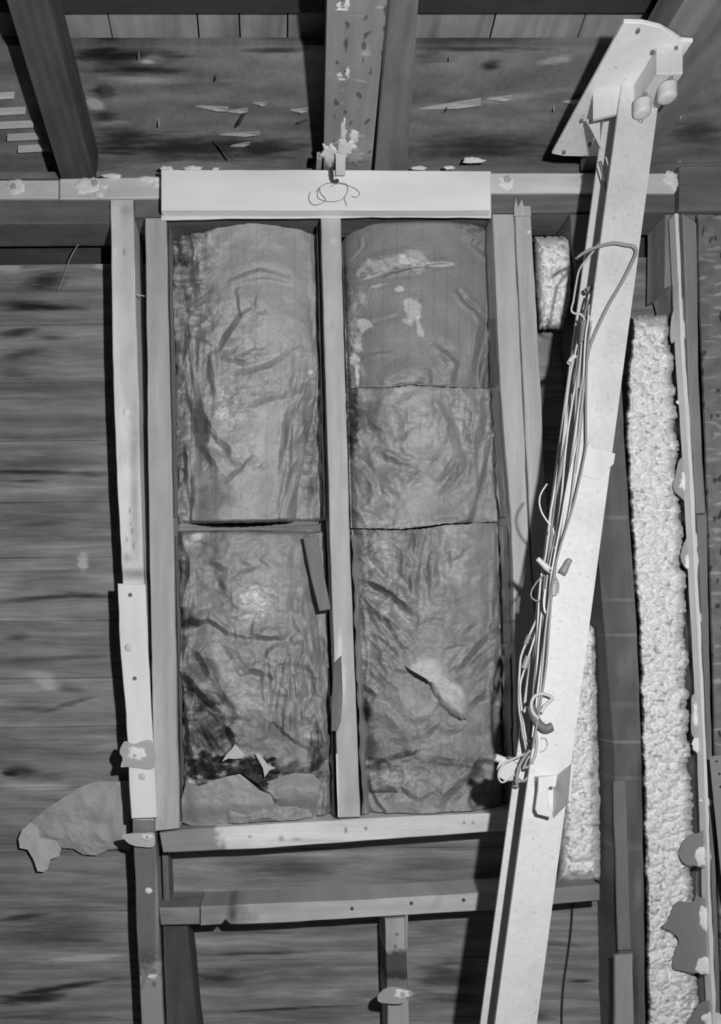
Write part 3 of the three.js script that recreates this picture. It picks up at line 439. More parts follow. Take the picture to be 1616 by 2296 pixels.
{ // left bay, lower
  const t = thing('insulation_batt', 'lower kraft-faced insulation batt in the left bay, torn open with holes painted black', 'insulation', 'paper-faced insulation batts between the studs');
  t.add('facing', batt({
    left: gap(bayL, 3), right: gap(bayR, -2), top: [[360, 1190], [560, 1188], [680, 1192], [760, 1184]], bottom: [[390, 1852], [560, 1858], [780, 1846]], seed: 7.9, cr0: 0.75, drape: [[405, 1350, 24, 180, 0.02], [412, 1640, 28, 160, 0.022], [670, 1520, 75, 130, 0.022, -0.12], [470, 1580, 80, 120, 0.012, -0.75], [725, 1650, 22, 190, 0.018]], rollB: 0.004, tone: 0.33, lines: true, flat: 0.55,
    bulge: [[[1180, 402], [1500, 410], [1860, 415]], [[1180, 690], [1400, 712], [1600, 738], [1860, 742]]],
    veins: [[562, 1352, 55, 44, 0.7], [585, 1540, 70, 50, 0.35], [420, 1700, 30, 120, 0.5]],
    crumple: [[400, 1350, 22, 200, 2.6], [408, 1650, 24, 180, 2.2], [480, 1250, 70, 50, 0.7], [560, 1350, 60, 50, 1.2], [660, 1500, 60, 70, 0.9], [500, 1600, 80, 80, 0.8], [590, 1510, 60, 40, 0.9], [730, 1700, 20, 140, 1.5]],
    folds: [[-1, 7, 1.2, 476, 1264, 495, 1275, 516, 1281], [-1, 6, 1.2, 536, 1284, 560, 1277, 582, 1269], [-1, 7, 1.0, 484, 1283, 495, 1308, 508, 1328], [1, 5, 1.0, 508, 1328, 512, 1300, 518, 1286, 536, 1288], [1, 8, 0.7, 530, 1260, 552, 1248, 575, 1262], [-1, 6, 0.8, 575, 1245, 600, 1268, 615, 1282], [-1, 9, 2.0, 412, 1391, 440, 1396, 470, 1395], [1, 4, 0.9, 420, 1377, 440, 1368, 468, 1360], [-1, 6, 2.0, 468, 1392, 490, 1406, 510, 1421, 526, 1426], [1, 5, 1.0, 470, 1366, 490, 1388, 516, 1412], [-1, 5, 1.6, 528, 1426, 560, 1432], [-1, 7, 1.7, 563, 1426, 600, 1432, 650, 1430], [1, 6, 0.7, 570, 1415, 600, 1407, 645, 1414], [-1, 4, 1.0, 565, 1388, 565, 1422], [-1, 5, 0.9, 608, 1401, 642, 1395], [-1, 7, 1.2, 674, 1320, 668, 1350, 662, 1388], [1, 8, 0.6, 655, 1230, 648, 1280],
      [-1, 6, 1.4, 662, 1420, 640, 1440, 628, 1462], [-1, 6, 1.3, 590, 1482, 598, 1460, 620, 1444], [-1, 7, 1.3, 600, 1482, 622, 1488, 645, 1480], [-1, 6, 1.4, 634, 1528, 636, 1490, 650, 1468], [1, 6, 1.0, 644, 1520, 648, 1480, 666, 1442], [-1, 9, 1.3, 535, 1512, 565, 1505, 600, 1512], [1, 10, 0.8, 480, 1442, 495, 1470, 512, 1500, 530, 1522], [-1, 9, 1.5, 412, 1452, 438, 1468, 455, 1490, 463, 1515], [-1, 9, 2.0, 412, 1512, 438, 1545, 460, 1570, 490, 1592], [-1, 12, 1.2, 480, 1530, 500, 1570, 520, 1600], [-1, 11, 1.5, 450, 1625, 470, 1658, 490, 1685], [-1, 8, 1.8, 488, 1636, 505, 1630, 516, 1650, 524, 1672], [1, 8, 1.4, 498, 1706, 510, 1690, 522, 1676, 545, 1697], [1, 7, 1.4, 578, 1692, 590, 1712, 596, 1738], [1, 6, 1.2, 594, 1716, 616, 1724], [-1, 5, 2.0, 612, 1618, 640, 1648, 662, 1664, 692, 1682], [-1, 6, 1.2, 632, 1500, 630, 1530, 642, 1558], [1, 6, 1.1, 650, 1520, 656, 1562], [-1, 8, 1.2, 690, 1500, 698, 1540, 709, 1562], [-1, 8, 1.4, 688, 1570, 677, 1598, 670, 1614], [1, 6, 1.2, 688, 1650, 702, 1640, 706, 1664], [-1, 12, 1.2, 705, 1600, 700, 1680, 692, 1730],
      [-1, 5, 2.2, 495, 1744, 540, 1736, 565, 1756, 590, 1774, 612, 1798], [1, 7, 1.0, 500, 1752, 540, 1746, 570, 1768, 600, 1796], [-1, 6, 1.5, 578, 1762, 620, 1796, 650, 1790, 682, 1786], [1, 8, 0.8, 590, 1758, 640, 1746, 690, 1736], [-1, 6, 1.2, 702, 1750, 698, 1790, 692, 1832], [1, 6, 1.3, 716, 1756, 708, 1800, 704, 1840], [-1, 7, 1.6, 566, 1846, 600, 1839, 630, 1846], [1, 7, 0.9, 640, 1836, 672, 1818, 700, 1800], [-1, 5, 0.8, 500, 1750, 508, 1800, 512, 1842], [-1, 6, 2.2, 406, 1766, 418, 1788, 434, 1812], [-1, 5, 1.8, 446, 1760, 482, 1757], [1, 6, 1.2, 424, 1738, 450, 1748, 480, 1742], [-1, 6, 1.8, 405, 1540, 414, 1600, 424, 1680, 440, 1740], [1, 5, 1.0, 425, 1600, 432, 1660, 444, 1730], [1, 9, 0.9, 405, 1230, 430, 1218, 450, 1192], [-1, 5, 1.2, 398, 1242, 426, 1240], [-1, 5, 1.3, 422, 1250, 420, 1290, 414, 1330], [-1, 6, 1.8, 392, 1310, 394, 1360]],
    stainsAndShading: [[440, 1208, 32, 14, 1.8, -0.5], [600, 1320, 60, 90, 1.15], [570, 1350, 30, 34, 1.3, 0, 0.8], [430, 1397, 46, 13, 0.3], [445, 1500, 46, 40, 0.55], [450, 1565, 60, 26, 0.35, 0.7], [470, 1640, 70, 70, 0.4], [505, 1650, 22, 26, 0.3], [560, 1735, 70, 34, 0.09, 0, 0.8], [460, 1720, 46, 32, 0.12, 0, 0.75], [640, 1725, 100, 22, 0.3], [710, 1700, 18, 60, 0.3], [600, 1640, 90, 50, 0.68], [490, 1420, 40, 24, 1.1], [505, 1490, 22, 50, 1.4, -0.5], [560, 1560, 70, 40, 1.2], [560, 1796, 120, 46, 1.05], [695, 1652, 16, 10, 1.8], [410, 1650, 16, 90, 0.7], [422, 1755, 30, 10, 1.8]],  // black blotches stand in for torn holes, dark bands for fold shade
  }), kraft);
  t.add('flange', ribbon([388, 1200, 391, 1330, 395, 1460, 400, 1600, 404, 1720, 408, 1840], 17, -0.012, 0.01, 23, -0.085), plainKraft);
  t.add('flange', ribbon([744, 1560, 746, 1640, 748, 1720, 752, 1835], 20, -0.08, 0.01, 29, -0.012), plainKraft);
  const flapM = M(0.34, null, 0.6);
  t.add('paper_flap', sheet([[500, 1743], [538, 1735], [560, 1752], [582, 1772], [606, 1781], [616, 1802], [608, 1830], [592, 1842], [540, 1851], [430, 1851], [404, 1843], [407, 1790], [418, 1752], [446, 1763], [480, 1749]], 510, 1800, (x, y) => -0.004 - 0.03 * smooth(1800, 1850, y) - 0.02 * smooth(450, 405, x), 3.1), flapM);
  t.add('paper_flap', sheet([[581, 1759], [612, 1748], [660, 1733], [704, 1736], [718, 1752], [712, 1800], [706, 1842], [660, 1843], [644, 1822], [618, 1803], [606, 1782]], 660, 1785, (x, y) => -0.016 - 0.025 * smooth(1790, 1845, y) + 0.012 * Math.sin((y - 1750) / 16), 6.7), M(0.3, null, 0.6));
  t.add('torn_paper', slab([[497, 1708], [507, 1692], [519, 1680], [527, 1668], [548, 1692], [543, 1700], [526, 1702], [512, 1701]], 0.014, 0.011, { jit: 0.0015, bevel: 0 }), M(0.62, plasterTex));
  t.add('torn_paper', slab([[572, 1690], [580, 1689], [590, 1701], [601, 1715], [618, 1722], [605, 1727], [593, 1743], [589, 1722], [580, 1706]], 0.012, 0.009, { jit: 0.0015, bevel: 0 }), M(0.6, plasterTex));
  t.add('torn_edge', ribbon([395, 1189, 480, 1191, 570, 1188, 640, 1187, 734, 1183], 7, -0.028, 0.004, 31), fibreMat);
  t.done();
}
{ // right bay, upper
  const t = thing('insulation_batt', 'top kraft-faced insulation batt in the right bay, smooth with pale paper scuffs', 'insulation', 'paper-faced insulation batts between the studs');
  t.add('facing', batt({
    left: gap(bay2L, 3), right: gap(bay2R, -2), top: [[760, 508], [820, 494], [1000, 493], [1120, 502]], bottom: [[770, 870], [880, 868], [920, 862], [990, 867], [1120, 872]], seed: 14.1, cr0: 0.12, drape: [[1100, 800, 24, 90, 0.018, 0.2], [784, 800, 16, 110, 0.01], [1085, 520, 40, 26, 0.01, 1.0]], rollT: 0.012, rollB: 0.0, tone: 0.275, flat: 0.62, zC: -0.004,
    bulge: [[[480, 766], [880, 782]], [[480, 1112], [700, 1116], [880, 1084]]],
    veins: [[790, 790, 22, 110, 1.0], [870, 595, 90, 30, 0.4], [815, 650, 30, 40, 0.6], [1075, 510, 40, 20, 0.7]],
    crumple: [[790, 800, 24, 90, 1.6], [1100, 800, 20, 90, 1.2], [920, 590, 80, 20, 0.4], [1075, 510, 40, 20, 1.0]],
    folds: [[1, 5, 1.0, 803, 612, 830, 584, 870, 577, 915, 570], [1, 8, 0.5, 850, 592, 890, 600, 925, 590], [-1, 3, 2.0, 865, 616, 890, 609, 930, 600, 965, 599], [1, 4, 1.1, 962, 594, 1012, 590], [-1, 4, 1.0, 915, 575, 922, 590, 936, 601], [-1, 4, 1.3, 1024, 652, 1044, 680, 1068, 700, 1085, 722], [1, 4, 0.9, 1030, 650, 1056, 682, 1080, 702], [-1, 4, 0.8, 1058, 548, 1110, 592], [1, 3, 0.9, 792, 578, 814, 552, 812, 535], [-1, 6, 1.0, 975, 772, 1000, 790, 1028, 818], [1, 8, 0.8, 990, 800, 1010, 820], [1, 10, 0.8, 870, 862, 895, 844, 922, 834], [-1, 4, 1.6, 874, 867, 898, 859, 914, 862], [-1, 4, 1.4, 918, 862, 940, 857, 962, 866], [-1, 4, 1.3, 974, 867, 1002, 864], [-1, 5, 1.2, 964, 830, 965, 868], [-1, 7, 1.0, 1022, 822, 1014, 862], [1, 5, 1.2, 1106, 718, 1092, 766, 1078, 815, 1072, 865], [-1, 6, 1.0, 1098, 780, 1096, 830, 1102, 862], [-1, 8, 1.0, 1084, 700, 1074, 760, 1062, 830], [-1, 3, 0.7, 820, 795, 850, 790, 880, 788], [1, 4, 0.5, 835, 720, 890, 705]],
    stainsAndShading: [[925, 692, 18, 26, 2.0, 0, 0.8], [940, 735, 6, 20, 1.9, -0.2, 0.8], [912, 722, 14, 6, 1.8, 0.6, 0.8], [815, 727, 17, 14, 2.2, 0, 0.9], [896, 648, 10, 7, 2.2, 0, 0.9], [872, 592, 60, 16, 1.55, -0.1, 0.85], [930, 585, 28, 22, 1.6, 0.5, 0.85], [988, 592, 30, 6, 1.8, -0.06, 0.85], [835, 620, 30, 3, 1.8, -0.3, 0.7], [850, 640, 24, 3, 1.7, -0.25, 0.7], [812, 665, 12, 16, 1.5], [795, 830, 12, 46, 1.9, 0, 0.8], [802, 770, 10, 24, 1.8, 0, 0.8], [788, 790, 10, 14, 0.5], [780, 850, 10, 40, 0.4], [772, 640, 8, 60, 0.4], [900, 850, 40, 20, 1.5], [1000, 820, 22, 26, 1.25], [1072, 512, 16, 8, 0.6]],
  }), kraft);
  t.add('flange', ribbon([1108, 715, 1108, 770, 1110, 820, 1112, 866], 22, -0.07, 0.008, 41, -0.01), plainKraft);
  t.done();
}
{ // right bay, middle
  const t = thing('insulation_batt', 'middle kraft-faced insulation batt in the right bay, creased in a rounded swirl', 'insulation', 'paper-faced insulation batts between the studs');
  t.add('facing', batt({
    left: gap(bay2L, 3), right: gap(bay2R, -2), top: [[770, 871], [880, 869.5], [920, 863.5], [990, 868.5], [1140, 873]], bottom: [[780, 1184], [900, 1186], [1000, 1174], [1160, 1168]], seed: 21.7, cr0: 0.62, drape: [[1105, 950, 26, 120, 0.02], [1050, 960, 50, 110, 0.012, 0.1], [800, 1080, 30, 100, 0.012, -0.4], [870, 1050, 50, 50, 0.01, -1.0]], rollT: 0.003, rollB: 0.006, tone: 0.35, flat: 0.62, zC: -0.004,
    bulge: [[[860, 782], [1200, 790]], [[860, 1104], [1000, 1100], [1100, 1076], [1200, 1050]]],
    veins: [[800, 900, 30, 70, 0.6], [880, 1180, 80, 14, 0.8]],
    crumple: [[790, 930, 24, 90, 2.2], [890, 960, 40, 80, 0.8], [1110, 920, 22, 80, 1.2], [900, 1060, 60, 40, 0.6], [1040, 930, 40, 80, 0.4], [800, 1150, 30, 40, 0.8]],
    folds: [[1, 12, 1.0, 892, 878, 868, 905, 868, 940, 876, 975, 886, 1005], [-1, 9, 1.0, 838, 942, 860, 954, 877, 970], [-1, 6, 1.2, 810, 950, 825, 970, 840, 980], [-1, 6, 1.7, 843, 1001, 865, 1007, 882, 1016, 900, 1030, 917, 1034], [1, 7, 0.9, 848, 1014, 868, 1030, 892, 1034], [-1, 9, 1.6, 798, 1034, 820, 1050, 836, 1077, 849, 1110], [1, 8, 0.8, 848, 1095, 862, 1112], [-1, 6, 1.1, 903, 1055, 930, 1061, 958, 1061], [-1, 5, 0.9, 883, 1052, 896, 1070, 906, 1082], [-1, 14, 1.1, 988, 898, 1005, 930, 1017, 970, 1028, 1015], [-1, 7, 1.0, 985, 902, 1000, 932, 1018, 958], [1, 12, 1.0, 1052, 905, 1046, 960, 1044, 1012], [-1, 10, 1.2, 1073, 905, 1080, 940, 1072, 990, 1070, 1030], [-1, 8, 1.0, 1086, 900, 1082, 960, 1074, 1020], [-1, 11, 1.1, 1024, 1026, 1000, 1060, 978, 1092], [1, 12, 1.0, 1042, 1034, 1016, 1070, 985, 1102], [-1, 7, 0.8, 1000, 1117, 1030, 1104, 1062, 1088], [-1, 9, 1.3, 1096, 990, 1086, 1060, 1075, 1110, 1058, 1162], [-1, 9, 0.9, 862, 1122, 876, 1146], [-1, 6, 1.5, 805, 1180, 840, 1187, 880, 1180], [-1, 9, 1.2, 975, 1168, 1010, 1165, 1042, 1158], [1, 6, 1.1, 1020, 860, 1036, 886], [1, 5, 1.0, 1098, 868, 1113, 925, 1104, 970], [-1, 5, 1.4, 1094, 850, 1107, 910, 1116, 945], [-1, 6, 1.4, 1095, 978, 1114, 954], [1, 6, 1.3, 1116, 985, 1112, 1060, 1118, 1160], [1, 8, 0.7, 900, 1005, 940, 1030, 985, 1025], [1, 7, 0.7, 970, 1030, 985, 1012], [-1, 4, 0.8, 885, 985, 905, 985]],
    stainsAndShading: [[786, 930, 16, 90, 0.35, 0, 0.7], [800, 880, 20, 24, 1.3], [806, 960, 22, 30, 0.8], [830, 930, 36, 50, 0.75], [780, 1010, 10, 20, 0.4], [930, 960, 80, 80, 1.2], [1040, 960, 20, 50, 1.2], [868, 1134, 10, 12, 0.7], [900, 870, 36, 12, 1.3], [960, 1110, 120, 40, 1.12], [1096, 1100, 24, 50, 0.9]],
  }), kraft);
  t.add('flange', ribbon([1114, 880, 1118, 960, 1122, 1060, 1128, 1158], 18, -0.07, 0.008, 47, -0.008), M(0.42, null, 0.5));
  t.done();
}
{ // right bay, lower
  const t = thing('insulation_batt', 'bottom kraft-faced insulation batt in the right bay with a torn hole showing fibre', 'insulation', 'paper-faced insulation batts between the studs');
  t.add('facing', batt({
    left: gap(bay2L, 5), right: gap(bay2R, -4), top: [[780, 1187], [900, 1189], [960, 1184], [1000, 1177], [1160, 1171]], bottom: [[800, 1834], [960, 1836], [1180, 1826]], seed: 33.3, cr0: 0.62, drape: [[1125, 1450, 22, 280, 0.018], [955, 1260, 50, 80, 0.018, 0.12], [860, 1390, 60, 110, 0.018, -0.72], [1070, 1500, 60, 80, 0.012, 0.75], [806, 1500, 16, 280, 0.014]], rollT: 0.004, rollB: 0.004, tone: 0.3, flat: 0.6,
    bulge: [[[1180, 792], [1860, 822]], [[1180, 1112], [1500, 1120], [1860, 1130]]],
    veins: [[835, 1265, 50, 70, 0.8], [840, 1440, 60, 90, 0.6], [870, 1740, 60, 50, 0.8], [920, 1365, 50, 40, 0.6]],
    crumple: [[830, 1250, 50, 60, 1.2], [880, 1400, 60, 90, 0.9], [1000, 1350, 50, 80, 0.4], [850, 1520, 50, 60, 0.8], [870, 1720, 70, 60, 1.4], [1050, 1740, 60, 50, 0.8], [800, 1450, 20, 160, 1.2], [1120, 1500, 20, 200, 1.0]],
    folds: [[-1, 7, 1.1, 880, 1204, 900, 1225, 916, 1236, 930, 1262], [1, 6, 1.0, 925, 1192, 931, 1230, 932, 1262], [-1, 11, 1.2, 948, 1198, 938, 1240, 933, 1300, 928, 1345], [1, 4, 1.2, 982, 1196, 968, 1232, 955, 1276], [-1, 7, 1.2, 986, 1198, 976, 1235, 976, 1280, 982, 1312], [1, 16, 0.7, 1012, 1185, 1008, 1235, 1032, 1285], [-1, 5, 1.0, 1010, 1261, 1032, 1246, 1046, 1230], [-1, 5, 1.0, 1022, 1190, 1045, 1193, 1058, 1195], [-1, 9, 2.0, 803, 1304, 830, 1312, 860, 1325, 885, 1341, 906, 1364], [1, 7, 1.1, 812, 1242, 830, 1268, 850, 1290, 872, 1312], [1, 8, 0.9, 875, 1300, 900, 1320, 916, 1346, 928, 1358], [-1, 7, 0.9, 905, 1288, 920, 1310, 927, 1338], [1, 11, 1.0, 828, 1334, 860, 1356, 890, 1386, 918, 1410, 932, 1440, 946, 1470], [-1, 8, 1.3, 843, 1368, 868, 1398, 885, 1425, 902, 1452], [-1, 6, 1.2, 813, 1332, 825, 1360, 837, 1390], [-1, 6, 0.9, 943, 1396, 968, 1389, 992, 1388], [-1, 6, 1.1, 998, 1456, 1020, 1448, 1062, 1447], [1, 12, 0.6, 1010, 1462, 1035, 1460, 1055, 1454], [-1, 9, 1.3, 1018, 1524, 1045, 1482, 1065, 1456, 1082, 1438, 1112, 1414], [1, 7, 1.1, 1040, 1512, 1068, 1478, 1088, 1454], [-1, 6, 0.8, 1040, 1420, 1068, 1396], [1, 6, 1.1, 1118, 1348, 1112, 1390, 1094, 1414], [-1, 7, 2.0, 808, 1537, 825, 1547, 837, 1560], [1, 6, 1.2, 810, 1550, 826, 1562], [-1, 9, 1.5, 814, 1568, 820, 1590, 828, 1612], [1, 9, 0.9, 848, 1568, 880, 1602, 910, 1632, 928, 1642], [1, 6, 0.9, 938, 1640, 960, 1626, 978, 1617], [-1, 7, 1.1, 958, 1648, 972, 1634, 979, 1620], [1, 6, 0.9, 985, 1618, 1010, 1630, 1034, 1630], [-1, 8, 0.9, 1008, 1642, 1034, 1632], [-1, 9, 1.2, 1048, 1592, 1074, 1566, 1102, 1544], [1, 6, 1.0, 1094, 1544, 1106, 1520, 1116, 1492], [1, 7, 0.8, 1060, 1562, 1080, 1540], [-1, 7, 1.0, 968, 1700, 1000, 1703, 1040, 1712], [-1, 6, 1.3, 1016, 1720, 1034, 1730, 1038, 1748], [-1, 11, 1.3, 1078, 1706, 1062, 1738, 1046, 1752], [-1, 7, 1.4, 836, 1776, 870, 1768, 902, 1770, 925, 1785, 942, 1793], [-1, 6, 0.8, 946, 1793, 941, 1816], [-1, 6, 1.0, 948, 1786, 982, 1774], [-1, 9, 1.5, 1034, 1752, 1016, 1774, 1000, 1788, 990, 1808], [1, 8, 0.8, 850, 1786, 880, 1786], [1, 8, 0.7, 1010, 1790, 1040, 1780], [-1, 4, 2.2, 824, 1738, 831, 1770, 846, 1800, 872, 1832], [-1, 5, 1.0, 1080, 1772, 1088, 1750], [1, 6, 0.9, 905, 1200, 930, 1195], [-1, 5, 0.8, 815, 1194, 850, 1193]],
    stainsAndShading: [[1020, 1240, 50, 90, 1.35], [845, 1215, 20, 12, 1.6, 0.3, 0.8], [810, 1230, 20, 40, 0.7], [850, 1318, 50, 8, 0.45, 0.45], [880, 1375, 80, 16, 1.3, 0.75], [1030, 1465, 26, 14, 1.35], [870, 1500, 40, 60, 0.85], [840, 1520, 14, 40, 1.3], [822, 1595, 16, 34, 0.3], [920, 1590, 60, 40, 1.15], [870, 1685, 90, 40, 0.72], [890, 1697, 70, 8, 0.4, -0.28], [840, 1720, 40, 8, 0.35], [1000, 1700, 120, 40, 0.8], [1010, 1715, 70, 6, 0.5, 0.1], [862, 1730, 10, 20, 1.8, 0, 0.85], [850, 1775, 40, 6, 0.4], [1070, 1728, 16, 30, 0.55, 0.5], [830, 1670, 20, 60, 0.5], [1090, 1710, 40, 8, 0.5], [1000, 1440, 80, 50, 0.95]],  // several marks darken fold hollows and lighten faces turned to the flash
  }), kraft);
  // the torn flap of fibre hanging out of the hole
  {
    const out = [[903, 1492], [914, 1480], [930, 1468], [950, 1463], [985, 1470], [1000, 1488], [1008, 1508], [1022, 1526], [1044, 1540], [1054, 1570], [1050, 1592], [1046, 1612], [1034, 1614], [1012, 1603], [985, 1582], [968, 1558], [962, 1536], [948, 1514], [928, 1500]];
    const cx = 985, cy = 1535, pos = [], uv = [], idx = [], R = 16, A = 96, per = [];
    for (let k = 0; k < A; k++) { const f = k / A * out.length, i = Math.floor(f), t = f - i, a = out[i], b = out[(i + 1) % out.length]; per.push([lerp(a[0], b[0], t) + 2.5 * N(k * 0.7, 3, 1), lerp(a[1], b[1], t) + 2.5 * N(k * 0.7, 9, 1)]); }
    for (let r = 0; r <= R; r++) for (let k = 0; k < A; k++) { const q = r / R, x = lerp(cx + (per[k][1] - cy) * 0.35, per[k][0], q), y = lerp(cy + (per[k][1] - cy) * 0.1, per[k][1], q); const z = 0.024 - 0.044 * Math.pow(q, 5) + 0.009 * ridged(x / 34, y / 26, 4, 3) + 0.007 * (1 - worley(x / 15, y / 14, 6)) + 0.0025 * N(x / 5, y / 5, 2); const w = P(x, y, z); pos.push(w.x, w.y, w.z); uv.push(w.x * 3, w.y * 3); }
    for (let r = 0; r < R; r++) for (let k = 0; k < A; k++) { const a = r * A + k, b = r * A + (k + 1) % A; idx.push(a, a + A, b, b, a + A, b + A); }
    const g = new THREE.BufferGeometry(); g.setAttribute('position', new THREE.Float32BufferAttribute(pos, 3)); g.setAttribute('uv', new THREE.Float32BufferAttribute(uv, 2)); g.setIndex(idx); g.computeVertexNormals();
    const f = t.add('fibre', g, M(0.62, plasterTex, 1)); f.userData.label = 'pale fibre hanging out of the tear';
  }
  t.add('flange', ribbon([796, 1200, 802, 1350, 806, 1500, 812, 1640, 822, 1825], 16, -0.012, 0.01, 53, -0.08), plainKraft);
  t.add('flange', ribbon([1128, 1180, 1134, 1300, 1136, 1400, 1140, 1440], 18, -0.07, 0.008, 57, -0.02), plainKraft);
  t.add('flange', ribbon([1146, 1180, 1150, 1300, 1152, 1440], 8, -0.004, 0.003, 58), plainKraft);
  t.add('flange', ribbon([1136, 1470, 1138, 1580, 1142, 1700], 20, -0.075, 0.01, 59, -0.015), plainKraft);
  t.done();
}
single('wood_shim', 'tapered grey wood shim wedged beside the centre stud in the lower left batt', 'shim', slab([[679, 1203], [712, 1200], [727, 1290], [742, 1366], [716, 1370], [698, 1300]], -0.02, -0.04, { jit: 0.0006 }), wood(0.2));
single('wood_shim', 'thin dark sliver of board against the lower part of the centre stud', 'shim', slab([[748, 1488], [765, 1470], [768, 1560], [764, 1618], [756, 1640], [742, 1640], [744, 1560]], 0.013, 0.004, { jit: 0.0008 }), wood(0.19, oldTex));
single('paper_sliver', 'thin bright paper sliver standing at the foot of the centre stud', 'paper', slab([[753, 1690], [757, 1690], [761, 1832], [757, 1832]], 0.004, 0.0, { jit: 0.0004, bevel: 0 }), M(0.7));

// ---------------------------------------------------------------- loose-fill insulation seen right of the batts
function looseFill(label, left, right, y0, y1, seed, o = {}) {
  const { zB = -0.1, amp = 0.05, topRound = 26, tone = 0.84, stopR, stopL } = o, nx = Math.round((interp(right, (y0 + y1) / 2) - interp(left, (y0 + y1) / 2)) / 1.8), ny = Math.round((y1 - y0) / 1.8);
  const pos = [], col = [], idx = [];
  for (let j = 0; j <= ny; j++) for (let i = 0; i <= nx; i++) {
    const py = lerp(y0, y1, j / ny), u = i / nx, rag = k => 7 * N(py / 34, seed, k) + 4 * N(py / 12, seed + 3, k) + 2 * N(py / 5, seed + 5, k);
    const xl = interp(left, py) + rag(1) * (o.ragL ?? 0.3), xr = interp(right, py) + rag(6) * (o.ragR ?? 1), px = lerp(xl, xr, u), yy = py + (j === 0 || j === ny ? 1 : clamp(1 - Math.min(py - y0, y1 - py) / 10)) * 5 * N(px / 8, seed, 2);
    const wx = px + 8 * N(px / 18, yy / 18, seed + 1), wy = yy + 8 * N(px / 18, yy / 18, seed + 8);
    const f1 = worley(wx / 25, wy / 22, 3 + seed | 0), f2 = worley(wx / 10, wy / 9, 11 + seed | 0), f3 = worley(wx / 4.6, wy / 4.4, 21 + seed | 0);
    const lump = 0.017 * (1 - f1 * f1) + 0.009 * (1 - f2 * f2) + 0.0035 * (1 - f3 * f3) + 0.006 * fbm(px / 60, yy / 60, seed, 2);
    const e = Math.min(1, u * nx * 1.8 / (o.edgeL ?? 22) + (o.edgeL ? 0.25 : 0), (1 - u) * nx * 1.8 / 22, Math.min(py - y0, y1 - py) / topRound + 0.02);
    const z = lerp(zB, zB + amp, Math.sqrt(Math.max(0, 1 - (1 - e) * (1 - e)))) + lump * (0.35 + 0.65 * e);
    const p = P(px, yy, z); if (stopR) p.x = Math.min(p.x, P(interp(stopR, yy), yy, 0).x - 0.0045); if (stopL) p.x = Math.max(p.x, P(interp(stopL, yy), yy, 0).x + 0.004); pos.push(p.x, p.y, p.z);
    const c = tone * (1 + 0.22 * fbm(px / 14, yy / 14, seed + 4, 3) + 0.15 * N(px / 3.2, yy / 3.2, seed)) * (1 - 0.45 * smooth(0.34, 0.55, N(px / 11, yy / 9, seed + 30))); col.push(c, c, c);
  }
  for (let j = 0; j < ny; j++) for (let i = 0; i < nx; i++) { const a = j * (nx + 1) + i, b = a + nx + 1; idx.push(a, b, a + 1, b, b + 1, a + 1); }
  const g = new THREE.BufferGeometry(); g.setAttribute('position', new THREE.Float32BufferAttribute(pos, 3)); g.setAttribute('color', new THREE.Float32BufferAttribute(col, 3)); g.setIndex(idx); g.computeVertexNormals();
  return single('loose_fill', label, 'insulation', g, new THREE.MeshStandardMaterial({ vertexColors: true, roughness: 1, side: THREE.DoubleSide }), 'lumpy loose-fill insulation between the right-hand studs');
}
looseFill('small lumpy patch of loose-fill insulation at the top left of the steel post', [[520, 1196], [640, 1199], [740, 1208]], [[520, 1282], [600, 1292], [660, 1286], [740, 1258]], 530, 738, 5.1, { ragR: 0.6, zB: -0.07, amp: 0.05, stopR: [[478, 1278], [1000, 1322]] });
looseFill('lumpy loose-fill insulation strip low between the steel post and the dark stud', [[1400, 1290], [1700, 1262], [1980, 1250]], [[1400, 1338], [1600, 1342], [1800, 1346], [1980, 1348]], 1400, 1976, 9.4, { ragR: 0.7, stopR: [[478, 1278], [1000, 1322], [1700, 1378], [2296, 1392]] });
looseFill('tall column of lumpy loose-fill insulation along the right side of the wall', [[712, 1420], [860, 1405], [1000, 1404], [1200, 1416], [1400, 1430], [1700, 1440], [2000, 1448], [2296, 1452], [2500, 1456]], [[712, 1494], [760, 1508], [860, 1510], [950, 1516], [1100, 1525], [1300, 1536], [1500, 1542], [1750, 1548], [1900, 1562], [2000, 1560], [2296, 1566], [2500, 1570]], 708, 2500, 13.7, { zB: -0.07, amp: 0.045, edgeL: 9, ragR: 1.9, ragL: 0.6, stopR: [[480, 1492], [640, 1490], [650, 1524], [850, 1536], [1200, 1560], [1800, 1580], [2296, 1590], [2800, 1600]], stopL: [[480, 1345], [850, 1394], [1000, 1401], [1200, 1414], [1400, 1428], [1700, 1439], [2296, 1448], [2546, 1454]] });

